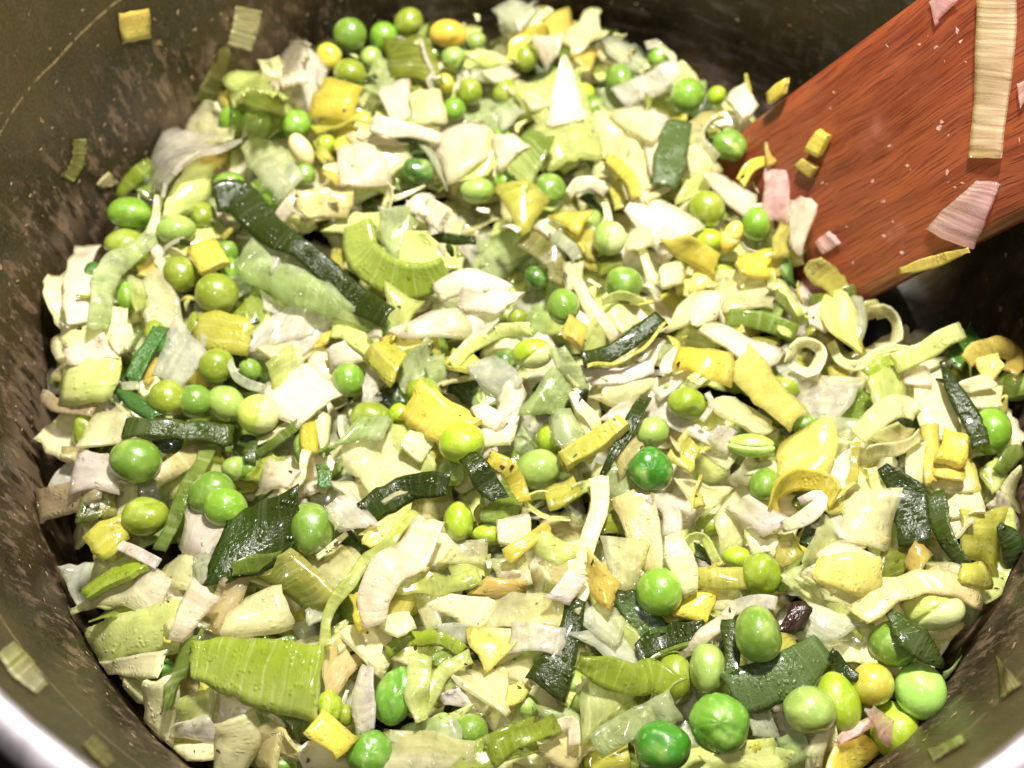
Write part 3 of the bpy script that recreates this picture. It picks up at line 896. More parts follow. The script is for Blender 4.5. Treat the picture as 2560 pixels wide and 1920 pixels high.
S G 9 170,260,350,400 1050,1060 1200,1085 1450,1145 1735,1205 cup=.12 r=4 ! big lime band | biggest lime green ribbed leek band at the lower left
Q C 6 810,1222 962,1190 905,1535 768,1482 b=.2
Q Gl 7 985,1010 1090,950 960,1260 905,1300 b=.1
Q P 5 1000,1312 1142,1240 1132,1402 1000,1422 b=.1
Q Wt 5 958,1412 1142,1370 1182,1512 938,1482
Q C 4 910,1532 1162,1530 1152,1622 918,1592 t=.15
Q Yf 3 940,1482 1102,1490 1102,1560 920,1540
S C 8 190,220,230,200 1280,1385 1300,1470 1270,1570 1240,1720 cup=.2 ! cream curl at the bottom edge | broad cream leek curl at the lower left of the heap
Q B 3 1390,1472 1528,1440 1540,1642 1380,1602 b=.15
S Ct 0 110,140,80 30,1000 120,1110 230,1230 on=wall ! oval scrap on the near pot wall | pale oval leek scrap stuck low on the near pot wall
S Ot 0 80,90,60 480,1500 540,1560 600,1640 on=wall
Q W 3 850,640 960,660 1010,760 900,800 b=.1
Q C 4 880,800 960,720 1000,830 930,900
:J
P green 6 345,352 124,147 0 dimple ! dented green pea beside the dark square | dented green pea right beside the dark square
P lime 3 1150,315 82,112 0
P lime 2 1310,388 88,56 0
P patchy 5 805,1262 108,168 20 ! tall patchy green pea | tall patchy dark and pale green pea near the bottom
P patchy 5 670,1572 124,134 0
P green 4 1210,1452 96,94 0
P palegreen 3 1060,1450 96,90 0
P lime 2 440,1332 76,92 0 wrinkle
P green 2 170,1645 92,52 0
P olive 1 530,1372 42,62 0
S Gl 7 70,80,60 -90,590 60,535 225,500 r=30
Q O 6 80,602 262,510 465,705 340,785 b=.12 ! folded olive slice under the dark square | folded olive leek slice under the dark square
S D 7 130,150,140,120 640,280 760,190 880,130 1075,125 cup=.1 ! dark glossy slip under the cream sheet | dark glossy leek slip under the broad cream sheet
Q Wt 8 440,262 562,180 685,322 520,352 f=b
Q C 4 490,112 652,110 722,162 620,222
Q Dk 3 490,392 562,350 692,502 640,562
Q Ct 4 330,562 482,470 602,560 470,702 b=.1
S C 6 32 390,505 465,440 545,380
Q Yp 6 640,372 870,240 905,332 690,442 b=.1
S Pt 8 60,75,75,70,60,60 895,285 780,400 640,545 520,685 450,830 440,985 cup=.15 ! long yellow-green translucent strap | long bending yellow-green translucent leek strap in the lower middle
S W 9 170,215,190,150,120 995,325 900,490 775,590 690,720 680,885 cup=.12 f=across ! big white bent slice | big white ribbed leek slice bent in the lower middle
Q Y 9 555,732 600,718 638,885 598,895
Q C 5 530,922 642,890 762,932 712,1102 b=.08
Q C 8 735,862 862,828 905,890 830,935
Q Yf 5 740,722 882,730 862,842 740,832 f=b
S Pt 6 130,140,130,90 790,655 950,650 1110,655 1270,615 cup=.12 f=across ! striped translucent band | striped yellow-green translucent leek band in the lower middle
Q Ct 4 1060,522 1162,430 1292,430 1282,542
Q Yb 6 1240,702 1332,630 1485,640 1472,712 f=b ! ochre ribbed chip | ochre ribbed leek chip near the speckled patch
Q C 6 1010,782 1042,730 1345,740 1240,882 b=.08
S Ct 4 90 960,720 980,800 1015,905
Q Lw 5 1050,882 1212,880 1190,972 1060,962
Q Yp 7 1210,902 1392,890 1432,1012 1290,1112 b=.12 ! pale yellow petal | pale yellow leek petal left of the dark bent strip
S G 5 80,90,90,70 770,1015 900,955 1040,960 1155,1015 cup=.2
Q Gl 4 1000,1062 1092,990 1162,1000 1060,1102
S P 9 120,125,120,80 945,1050 920,1180 930,1300 950,1395 cup=.12 ! yellow-green strap over the patchy pea | yellow-green leek strap lying against the tall patchy pea
S P 8 75,85,85,70 1215,1045 1090,1115 1030,1230 960,1370 cup=.2
Q C 5 1160,1232 1240,1110 1392,1160 1392,1352 b=.08
Q Wl 5 1058,1272 1152,1240 1222,1332 1080,1322
Q Yp 5 1380,1332 1410,1230 1530,1210 1500,1282
S Wl 6 80,120,130,110 665,1110 640,1220 630,1320 640,1450 cup=.1 ! lavender white strip left of the patchy pea | lavender white leek strip left of the tall patchy pea
Q T 4 430,1042 522,920 622,1062 440,1262 b=.1
Q Y 8 308,1472 410,1345 595,1502 480,1605 t=.14 b=.08 ! yellow square with a brown fleck | yellow leek square with a brown fleck at the bottom
Q P 6 1030,1392 1222,1320 1132,1402 1060,1422
Q Lt 9 968,1422 1112,1370 1132,1532 980,1502 b=.15
Q Ct 7 730,1665 800,1478 1172,1560 1172,1665 b=.12
S Lw 7 60 780,1480 960,1510 1150,1560
S G 8 90,140,170,170 1140,1700 1260,1600 1400,1530 1560,1480 ! lime band at the bottom edge | lime green ribbed leek band at the bottom edge
Q B 4 0,1502 132,1430 252,1482 250,1602 b=.15
Q C 3 300,1562 452,1540 542,1659 330,1659
Q W 3 150,1570 220,1500 290,1560 200,1620
Q Lt 5 850,1480 930,1400 990,1440 960,1520
Q C 4 470,920 540,880 560,960 500,1010
Q L 4 330,800 420,740 430,830 350,860
Q C 3 1040,400 1200,440 1060,560 960,520
Q P 4 1150,520 1300,520 1290,620 1120,640 b=.08
Q W 5 1380,320 1500,300 1510,420 1400,430
Q C 5 1340,540 1500,520 1528,640 1400,640
Q C 4 1240,1180 1380,1120 1400,1180 1290,1240
:K
P bright 7 895,697 130,132 0 smooth ! glossy green pea under the beige sheet | glossy round green pea below the beige sheet
P green 8 1430,932 127,157 0 ! tall pea on the grey-green leaf | tall dotted green pea standing on the grey-green leaf
P palegreen 5 1160,1112 102,137 0 dimple
P patchy 9 1220,1417 170,162 0 wrinkle ! biggest wrinkled pea | biggest wrinkled green pea at the bottom of the heap
P vivid 6 910,1542 152,132 0 dimple
P olive 3 970,1162 97,142 0
P palegreen 1 440,1242 74,112 0
P palegreen 1 165,1322 64,62 0
P brownish 5 1450,602 104,120 0 dimple ! yellow-olive pea with a brown scar | yellow-olive pea with a brown scar on the right
P lime 2 1320,512 82,62 0
P olive 0 1165,332 84,64 0
S D 7 110,115,180,250 430,745 405,900 350,1060 265,1225 ! dark bent strip | dark green bent leek strip below the crossed pale pieces
S Wt 9 165,170,165 70,960 220,950 378,970 f=across ! sheer end over the dark bent strip | sheer striped strip end lying over the dark bent strip
Q C 7 -60,930 190,900 170,1010 -20,1070
Q Ct 6 -20,720 352,735 322,872 0,885 b=.1 ! speckled sheer patch | speckled sheer cream leek patch left of the dark bent strip
S C 8 110,100,100,90 560,80 560,250 510,400 465,600 cup=.1 ! crossed cream strip | upright cream leek strip crossing the beige sheet
Q Wl 8 280,712 400,590 485,640 400,755 b=.1
S C 7 80,60,30 500,560 480,700 445,815
Q Yo 9 540,510 655,640 600,765 508,655 b=.15 ! ochre petal | orange-yellow leek petal left of the glossy pea
Q B 5 670,202 855,180 935,520 790,592 b=.1 ! beige sheet | large beige speckled leek sheet above the glossy pea
Q O 2 560,302 662,240 685,362 580,352
Q Ct 6 590,440 832,460 752,662 650,662 f=b
Q Y 8 78,450 230,350 262,392 120,502 f=a ! yellow shard | little bright yellow leek shard in the lower middle
Q P 7 180,442 292,390 465,472 330,542
Q C 5 40,322 162,300 172,422 40,422
S P 6 35 390,300 260,282 180,215 225,170 310,180 r=60 ! thin pale hoop | thin pale leek hoop left of the crossed cream strip
Q Yg 7 290,122 402,80 442,162 310,252
Q P 5 430,132 522,80 512,152 440,182
Q Lt 4 620,62 742,40 742,192 620,182
S Wt 4 90,110,90 840,160 950,240 960,380 cup=.15
S C 7 80,145,130,80 955,410 990,500 1030,600 1060,710 t=.3 cup=.1 ! cream wedge beside the glossy pea | thick cream leek wedge right of the glossy pea
Q Y 6 1060,702 1215,680 1152,862 970,822 b=.1 t=.1
S Yg 7 100,115,110 1100,620 1230,628 1350,622 cup=.15 ! yellow-olive band right of the cream wedge | yellow-olive leek band right of the thick cream wedge
S P 6 35 1015,450 1080,390 1150,420 1215,550 r=45
Q D 2 1090,432 1142,470 1162,542 1110,502
Q Dg 5 650,732 742,700 912,892 760,942 b=.08
Q Lw 6 480,852 582,760 682,852 640,982 b=.1
Q P 4 620,850 690,850 775,950 725,1000
Q Lw 5 460,942 642,940 772,1052 730,1122
S D 7 100,130,115,90 785,1030 890,955 1010,925 1140,900 ! dark slab below the glossy pea | dark glossy green leek slab below the glossy round pea
S Gl 7 22 800,1090 890,1030 1010,995 1135,960
S G 10 120,150,150,150,180 440,1075 580,1110 740,1175 870,1170 985,1225 cup=.12 ! bowed lime band | bowed lime green leek band near the bottom
Q Lp 7 500,1152 622,1190 732,1262 500,1482
S Lt 9 170,160,150,130 980,1310 850,1375 690,1450 540,1545 f=across ! sheer band under the bowed lime one | sheer pale green band folding back under the bowed lime one
Q Lt 5 240,1332 382,1330 502,1472 320,1442 b=.1
S Dk 7 80,85,80 1270,850 1285,1000 1290,1150
S W 7 50,80,60,30 1285,800 1190,890 1090,990 1010,1045
S Wt 8 70 1285,800 1400,742 1530,765
S Dg 6 220,240,220,180 1290,1250 1450,1200 1620,1130 1780,1010 cup=.12 ! grey-green leaf | big wilted grey-green leek leaf in the lower right
Q P 7 1150,1665 1160,1600 1475,1520 1530,1665 b=.08
Q Yo 4 60,1242 122,1190 182,1222 100,1342
Q C 5 60,1102 182,1060 172,1182 80,1172
Q C 3 1220,302 1302,190 1402,352 1250,482 b=.12
Q Wl 7 1280,242 1400,198 1590,300 1450,375 b=.15 ! lavender white petal | lavender white leek petal left of the yellow ring
Q C 4 1400,422 1472,370 1530,402 1500,482
Q Yf 5 1068,92 1112,100 1132,222 1080,252
Q C 4 1010,92 1082,120 1262,132 1130,262
S W 7 60,70 330,1430 420,1410 430,1540 r=20
S G 9 110,130,90 -20,1580 140,1490 330,1420 cup=.2
Q B 5 205,1560 402,1480 502,1560 400,1665 b=.1
Q Od 2 640,640 720,640 740,720 650,760
Q C 3 1210,690 1340,690 1280,790 1180,790
Q L 3 1380,1360 1500,1380 1528,1480 1400,1470
Q W 4 30,600 130,580 130,680 30,700
:L
P shell 4 1030,802 162,112 0 split ! skinned pale pea | large pale olive pea half covered by the tan strip
P green 4 820,982 127,137 0 smooth
P palebright 6 960,1237 140,152 0 dimple ! pale bright pea at the pot edge | pale bright green pea nearest the lower right pot edge
P yellow 5 700,1202 117,117 0 smooth
P palegreen 7 360,1342 147,132 0 ! whitish green pea | round whitish green pea right of the biggest wrinkled pea
P lime 4 515,1302 117,172 -15 smooth
P lime 5 820,1452 132,152 0 dimple
P green 3 110,122 87,82 0
P palegreen 3 275,1545 84,72 0
S Y 7 80,80,75,75,70 190,245 185,140 310,85 430,115 495,185 r=50 ! yellow ring | yellow leek ring standing open on the right
S Wl 8 60,85,80,60,40 210,345 330,290 415,225 390,175 310,200 cup=.1 ! curled white piece in the yellow ring | curled white leek piece at the foot of the yellow ring
Q Yf 4 440,242 542,150 622,150 570,262
Q C 6 555,212 782,200 785,432 580,402 f=b b=.2 ! striped cream roll | striped cream leek roll left of the veined dark leaf
S B 5 50 620,450 700,430 780,470
Q Wt 5 420,292 562,250 602,432 480,362
Q Lp 5 340,522 430,302 542,412 360,552
Q Yp 9 413,508 738,510 722,718 408,652 f=b t=.14 ! pale yellow slab | thick pale yellow leek slab on the right
Q W 8 430,472 522,418 692,508 430,522
Q W 7 335,592 412,520 422,682 350,642
Q C 6 450,682 702,720 622,785 470,732
S Dk 5 70,80,50 330,450 385,345 445,258
Q Gl 3 190,622 342,490 342,562 230,682
Q Lp 5 218,612 332,560 382,762 260,682
Q P 7 330,652 372,640 615,792 600,922 b=.1
Q Lw 6 325,955 370,780 625,902 400,978 b=.1
Q C 3 430,992 682,910 692,1082 520,1072 b=.1
S T 9 110,130,130,130,130,90 630,840 740,735 860,680 1000,645 1130,660 1285,750 cup=.12 ! long tan strip | long tan leek strip draped over the skinned pea
Q Yb 8 895,542 940,438 1012,500 950,605
Q O 4 740,662 762,500 872,470 872,602 b=.1
S D 7 60,180,190,150 765,20 870,140 910,280 925,435 cup=.1 ! veined dark green leaf | veined dark green leek leaf on the right
S Dk 6 90,100,90,70 1035,160 1060,290 1120,410 1195,545 r=30 cup=.25 ! wilted brownish leaf | wilted brownish dark leek leaf right of the veined leaf
Q W 5 1118,312 1212,290 1232,320 1170,422
Q Yg 5 1210,292 1332,290 1362,552 1208,472 b=.1
S P 5 110,130,120,90 1410,250 1430,450 1400,620 1300,730 cup=.15 ! pale band down the pot edge | pale leek band curving down the lower right pot edge
S D 8 30,120,110,40 1395,330 1440,400 1465,480 1470,590 ! dark leaf tip at the pot edge | dark green leaf tip at the right pot edge
Q Yg 8 1188,560 1312,550 1345,672 1180,645 t=.2 ! yellow-olive block at the pot edge | yellow-olive leek block at the right pot edge
Q C 4 1100,202 1282,150 1302,282 1130,282 b=.1
Q W 6 1350,242 1412,180 1515,342 1490,372
Q Ct 5 1010,542 1192,560 1162,642 1020,582
S Dk 9 40,110,170,120,40 790,810 860,880 930,960 1010,1030 1085,1095 ! dark leaf over the green pea | dark green leek leaf lying across a green pea
S D 8 30,60,60 460,1030 530,1105 625,1175 ! dark sliver above the yellow pea | narrow dark green leek sliver above the dull yellow pea
Q Lg 3 1110,1132 1202,1070 1275,1080 1130,1222 b=.1
S C 3 60,40 1010,900 1100,930 1200,870
Q Pk 9 640,1342 722,1328 842,1442 808,1562 b=.1 ! pinkish sheer slip | pinkish sheer leek slip over the yellow-green pea
S Pk 8 50,60,30 530,1510 640,1430 735,1375
Q Y 7 430,1659 522,1540 642,1500 725,1642 b=.15
S C 7 70,70,75,60 370,1690 395,1540 460,1465 495,1560 r=40
Q Lt 6 198,1502 302,1470 342,1552 240,1622
Q Yg 6 0,1542 112,1518 132,1665 0,1665 t=.12
Q P 6 120,1562 332,1600 352,1665 120,1665
Q Ot 0 1375,1040 1440,1120 1520,1200 1400,1285 on=wall ! olive scrap on the right pot wall | olive leek scrap stuck on the lower right pot wall
S Ot 0 70,60,50 1020,1590 1110,1540 1200,1490 on=wall
Q Br 9 210,905 262,775 346,795 318,885 t=.03 b=0 ! dark red-brown herb leaf | dark red-brown dried herb leaf beside the tall pea
Q C 4 560,100 640,60 700,150 620,200
Q Yp 4 1060,60 1200,-20 1260,120 1120,180 b=.1
Q C 3 700,800 800,760 860,860 740,900
Q C 4 20,380 130,400 160,470 60,480
Q Yf 3 100,430 250,400 300,500 180,560
Q C 5 1400,60 1480,140 1560,300 1440,200
:V
S D 8 62,84,66,46,48,54,50,44 470,432 520,432 585,500 645,535 700,580 745,630 785,655 832,683 cup=.12 ! long dark green strip | longest dark green leek strip with glittering droplets on its end
S G 6 52,70,74,66,42 775,485 785,550 845,600 910,605 962,580 r=28 t=.16 ! lime crescent | thick lime green leek crescent right of the long dark strip
Q P 5 815,490 925,535 968,570 860,582 b=.1
S Gl 4 34,30 452,965 405,1050 345,1190
Q D 6 512,1120 620,1098 628,1195 468,1248 b=.08 ! dark square | large dark green leek square in the lower left
S Yo 0 12,26,26,10 1945,582 1985,572 2035,562 2098,540 on=blade ! yellow sliver under the blade edge | yellow leek sliver along the lower edge of the spatula blade
P green 0 500,590 22,34 0
P green 1 590,430 26,26 0
P palegreen 1 1275,480 28,24 0
P green 0 1460,590 30,26 0
P olive -1 1560,600 30,28 0
P olive 2 1690,840 42,28 0
P bright 0 1735,915 36,22 0
P green 2 1650,1045 36,32 0
P green 1 540,1010 30,30 0
P olive 1 335,720 24,30 0
P green 1 1080,300 24,24 0
"""

# ------------------------------------------------------------------ the pot and what it stands on
def tag(o, label=None, cat=None, group=None, kind=None):
    for k, v in (('label', label), ('category', cat), ('group', group), ('kind', kind)):
        if v: o[k] = v
    return o

def lathe(prof, n=160):
    prof = np.asarray(prof, float)
    a = np.linspace(0, 2*math.pi, n+1)
    V, UV = [], []
    s = np.r_[0, np.cumsum(np.linalg.norm(np.diff(prof, axis=0), axis=1))]
    for (r, z), q in zip(prof, s):
        V.append(np.stack([r*np.cos(a), r*np.sin(a), np.full_like(a, z)], 1)); UV.append(np.stack([a*R_POT, np.full_like(a, z)], 1))
    F = []
    m = n+1
    for i in range(len(prof)-1):
        for j in range(n):
            F.append((i*m+j, i*m+j+1, (i+1)*m+j+1, (i+1)*m+j))
    return np.concatenate(V), F, np.concatenate(UV)

def empty(name, loc=(0, 0, 0)):
    o = bpy.data.objects.new(name, None); COL.objects.link(o); o.location = Vector(loc)*CM; o['_o'] = list(loc)
    return o

pot = tag(empty('cooking_pot', (0, 0, Z_FLOOR-.5)), 'dark scuffed round cooking pot holding the leeks and peas', 'cooking pot')
inner = [(0.01, Z_FLOOR), (R_POT-1.2, Z_FLOOR), (R_POT-.5, Z_FLOOR+.15), (R_POT-.12, Z_FLOOR+.6), (R_POT-.02, Z_FLOOR+1.3)] + [(wall_r(z), z) for z in np.linspace(-.9, Z_RIM, 12)]
V, F, UV = lathe(inner); make_obj('lining', V, [f[::-1] for f in F], M_POT, uv=UV, parent=pot, origin=(0, 0, Z_FLOOR-.5))
outer = [(wall_r(z)+.28, z) for z in np.linspace(Z_RIM, 0, 6)] + [(R_POT+.26, Z_FLOOR+.6), (R_POT-.2, Z_FLOOR-.3), (R_POT-1, Z_FLOOR-.5), (.01, Z_FLOOR-.5)]
V, F, UV = lathe(outer); make_obj('outer_wall', V, [f[::-1] for f in F], M_ENAMEL, uv=UV, parent=pot, origin=(0, 0, Z_FLOOR-.5))
t = np.linspace(0, 2*math.pi, 17)
V, F, UV = lathe(np.stack([R_RIM+.24+.29*np.cos(t), Z_RIM+.08+.17*np.sin(t)], 1)); make_obj('rim', V, [f[::-1] for f in F], M_STEEL, uv=UV, parent=pot, origin=(0, 0, Z_FLOOR-.5))
g = 60.0
hob = make_obj('hob_top', [(-g, -g, Z_FLOOR-.52), (g, -g, Z_FLOOR-.52), (g, g, Z_FLOOR-.52), (-g, g, Z_FLOOR-.52)], [(0, 1, 2, 3)], M_HOB, uv=[(0, 0)]*4)
tag(hob, kind='structure')

# ------------------------------------------------------------------ the spatula
SP_DIR = -px_ray(-484/.86406, 1850/.86406); SP_DIR /= np.linalg.norm(SP_DIR)
SP1, SP2 = place(1612/.86406, 266/.86406, .75), place(1868/.86406, 650/.86406, .55)
SP_W = SP2 - SP1; SP_W -= SP_DIR*(SP_W @ SP_DIR); SPW = np.linalg.norm(SP_W); SP_W /= SPW
SP_N = np.cross(SP_W, SP_DIR); SP_N /= np.linalg.norm(SP_N)
if SP_N @ (CAM - SP1) < 0: SP_N = -SP_N
def place_blade(sx, sy, off):
    d = px_ray(sx, sy); o = SP1 + SP_N*off
    return CAM + d*(((o - CAM) @ SP_N)/(d @ SP_N))
def slab_from(outline, prof):
    """Lay cross-sections (half-width scale) along SP_DIR: outline = [(s, left, right, half thickness)]."""
    V, UV = [], []
    for s, l, rgt, ht in outline:
        for q, h in prof:
            w = l + (rgt-l)*q
            V.append(SP1 + SP_DIR*s + SP_W*w + SP_N*(h*ht - ht)); UV.append((s, w))
    k = len(prof); F = []
    for i in range(len(outline)-1):
        for j in range(k):
            F.append((i*k+j, i*k+(j+1) % k, (i+1)*k+(j+1) % k, (i+1)*k+j))
    F.append(tuple(range(k))[::-1]); F.append(tuple(range((len(outline)-1)*k, len(outline)*k)))
    return V, F, UV
PROF = [(0, 0), (.012, .55), (.035, .9), (.08, 1), (.3, 1), (.5, 1), (.7, 1), (.92, 1), (.965, .9), (.988, .55), (1, 0), (.988, -.55), (.965, -.9), (.7, -1), (.3, -1), (.035, -.9), (.012, -.55)]
spat = tag(empty('wooden_spatula', SP1), 'red-brown wooden spatula standing in the vegetables', 'spatula')
skew = (SP2 - SP1) @ SP_DIR
rows = [(-1.4, .0, SPW-.1, .10), (-.5, 0, SPW, .18)] + [(s, 0, SPW, .24 + .01*s) for s in np.linspace(.2, 9.0, 14)]
rows += [(9.8, .25, SPW-.25, .35), (10.6, .9, SPW-.9, .38), (11.4, 1.55, SPW-1.55, .42)]
V, F, UV = slab_from(rows, PROF)
V = [v + SP_DIR*skew*max(0, min(1, (np.dot(v-SP1, SP_W)/SPW)))*max(0, 1-max(0, (np.dot(v-SP1, SP_DIR)))/8) for v in V]
make_obj('blade', V, F, M_WOOD, uv=UV, parent=spat, origin=SP1)
V, F, UV = slab_from([(s, 1.6, SPW-1.6, .43) for s in np.linspace(11.36, 24, 6)], PROF)
make_obj('handle', V, F, M_WOOD, uv=UV, parent=spat, origin=SP1)

# ------------------------------------------------------------------ the bed under the pieces: cooking juice and the deeper layers of chopped leek
def drop(x, y):
    c = cut_depth(x, y); t = max(0, min(1, (c+.5)/1.3)); return t*t*(3-2*t)
n = 90
xs = np.linspace(-R_POT, R_POT, n)
V, F, idx = [], [], -np.ones((n, n), int)
for i, x in enumerate(xs):
    for j, y in enumerate(xs):
        if math.hypot(x, y) < R_POT-.06:
            idx[i, j] = len(V)
            V.append((x, y, max(Z_FLOOR+.05, heap(x, y) - 1.6 - 1.7*drop(x, y) + .12*math.sin(3*x+1)*math.sin(3.3*y))))
for i in range(n-1):
    for j in range(n-1):
        q = (idx[i, j], idx[i+1, j], idx[i+1, j+1], idx[i, j+1])
        if min(q) >= 0: F.append(q)
tag(make_obj('cooking_juice', V, F, M_JUICE, uv=np.asarray(V)[:, :2]), kind='stuff')

fill_codes = ['C', 'C', 'W', 'P', 'P', 'Ct', 'Lt', 'Lw', 'Lp', 'Wt', 'Wt', 'Yg', 'Pt', 'Gl', 'B', 'Ct', 'Dk', 'Lg']
AV, AF, AU, AT, AM, ASM = [], [], [], [], [], []
def smooth_of(F, nv):
    h = nv//2
    return [not (min(f) < h <= max(f)) for f in F]
base = 0
mats = ['f', 's', 'l']
r = np.random.default_rng(5)
k = 0
while k < 1000:
    x, y = r.uniform(-10.4, 10.4, 2)
    if math.hypot(x, y) > 10.1 or cut_depth(x, y) > -.35: continue
    k += 1
    z = heap(x, y) - r.uniform(.3, 1.3)
    code = fill_codes[r.integers(len(fill_codes))]
    L, W = r.uniform(.7, 2.1), r.uniform(.5, 1.1)
    a, b, c = r.uniform(0, 6.28), r.normal(0, .26), r.normal(0, .26)
    R = np.array(Matrix.Rotation(a, 3, 'Z') @ Matrix.Rotation(b, 3, 'X') @ Matrix.Rotation(c, 3, 'Y'))
    cs = [R @ np.array(p) + (x, y, z) for p in ((-L/2, -W/2, 0), (L/2, -W/2, 0), (L/2, W/2, 0), (-L/2, W/2, 0))]
    v, f, uvn, lu, lv = sheet_from_corners(cs, r.uniform(-.15, .3)*L, r.uniform(-.1, .1), TH[PAL[code][1]], r)
    v = limp(np.asarray(v), r.uniform(.03, .08), r); rr = np.hypot(v[:, 0], v[:, 1]); s = np.minimum(1, (R_POT-.15)/np.maximum(rr, 1e-6)); v[:, :2] *= s[:, None]
    AV.append(v); AF += [tuple(q+base for q in ff) for ff in f]; base += len(v)
    AU.append(uvn*[lu*10, lv*10] + r.uniform(0, 500, 2)); AT.append(tint_for(code, uvn, r)); AM += [mats.index(PAL[code][1])]*len(f); ASM += smooth_of(f, len(v))
bed = make_obj('chopped_leek_layer', np.concatenate(AV), AF, M_FLESH, uv=np.concatenate(AU), tint=np.concatenate(AT), origin=(0, 0, 0))
bed.data.materials.append(M_SKIN); bed.data.materials.append(M_LEAF)
bed.data.polygons.foreach_set('material_index', AM); bed.data.polygons.foreach_set('use_smooth', ASM)
tag(bed, kind='stuff')

# ------------------------------------------------------------------ peas: a few shared shapes, one object each
def pea_mesh(kind, seed):
    r = np.random.default_rng(seed)
    nu, nv = 40, 24
    V, F = [], []
    for i in range(1, nv):
        th = math.pi*i/nv
        for j in range(nu):
            ph = 2*math.pi*j/nu
            V.append((math.sin(th)*math.cos(ph), math.sin(th)*math.sin(ph), math.cos(th)))
    V = np.array(V + [(0, 0, 1), (0, 0, -1)])
    for i in range(nv-2):
        for j in range(nu):
            a, b = i*nu+j, i*nu+(j+1) % nu
            F.append((a, a+nu, b+nu, b))
    T, B = len(V)-2, len(V)-1
    for j in range(nu):
        F.append((T, j, (j+1) % nu)); q = (nv-2)*nu; F.append((B, q+(j+1) % nu, q+j))
    rad = np.ones(len(V)); pale = np.zeros(len(V))
    amp = {'smooth': .010, 'plain': .032, 'dimple': .036, 'wrinkle': .042, 'split': .02, 'groove': .01}[kind]
    for _ in range(6):
        k = r.normal(0, 2.0, 3); rad += amp*np.sin(V @ k + r.uniform(0, 6.3))*.6
    if kind in ('dimple', 'wrinkle'):
        for _ in range(2 if kind == 'dimple' else 4):
            c = r.normal(0, 1, 3); c[2] = abs(c[2])*.8+.2; c /= np.linalg.norm(c)
            d = np.arccos(np.clip(V @ c, -1, 1)); rad -= r.uniform(.05, .11)*np.exp(-(d/r.uniform(.28, .45))**2)
    if kind == 'wrinkle':
        for _ in range(4):
            k = r.normal(0, 5.0, 3); w = np.sin(V @ k + r.uniform(0, 6.3)); rad -= .028*np.exp(-(w/.25)**2)
    if kind == 'split':
        a = r.uniform(0, 3.1); q = V[:, 0]*math.sin(a) - V[:, 1]*math.cos(a) + .15*V[:, 0]
        m = np.clip(V[:, 2]+.3, 0, 1)
        rad -= .10*np.exp(-(q/.07)**2)*m; pale += np.clip((q+.1)*3, 0, 1)*m*.8
    if kind == 'groove':
        q = V[:, 1] - .25*V[:, 0]**2 + .1
        rad -= .12*np.exp(-(q/.08)**2)*(V[:, 2] > -.2); pale += .5*np.exp(-(q/.3)**2)
    W = V*rad[:, None]; W[:, 2] *= r.uniform(.9, 1.02)
    me = bpy.data.meshes.new('pea'); me.from_pydata(W.tolist(), [], F)
    me.polygons.foreach_set('use_smooth', [True]*len(F)); me.materials.append(M_PEA)
    at = me.attributes.new('pale', 'FLOAT', 'POINT'); at.data.foreach_set('value', np.clip(pale, 0, 1).astype(np.float32))
    return me
PEA_SHAPES = {k: [pea_mesh(k, 100*i+j) for j in range(3 if k in ('split', 'groove') else 5)] for i, k in enumerate(('smooth', 'plain', 'dimple', 'wrinkle', 'split', 'groove'))}
SHADES = {'bright': ((120, 160, 44), 'bright green'), 'green': ((114, 146, 50), 'mid green'), 'palegreen': ((150, 174, 84), 'pale green'), 'olive': ((136, 150, 40), 'olive green'),
          'lime': ((160, 182, 40), 'yellow-green'), 'yellow': ((192, 180, 60), 'dull yellow'), 'orange': ((226, 182, 66), 'orange-yellow'), 'dark': ((66, 108, 34), 'dark green'),
          'vivid': ((62, 128, 28), 'vivid green'), 'patchy': ((104, 152, 48), 'patchy green'), 'split': ((184, 196, 80), 'pale yellow'), 'cream': ((238, 218, 162), 'cream'),
          'yellowpale': ((236, 208, 84), 'pale yellow'), 'bean': ((156, 194, 72), 'pale green'), 'brownish': ((134, 154, 34), 'brown-scarred'), 'shell': ((176, 184, 100), 'pale olive'),
          'palebright': ((166, 212, 100), 'pale bright green')}
KIND_WORD = {'smooth': 'round', 'plain': '', 'dimple': 'dented', 'wrinkle': 'wrinkled', 'split': 'cracked', 'groove': 'grooved'}

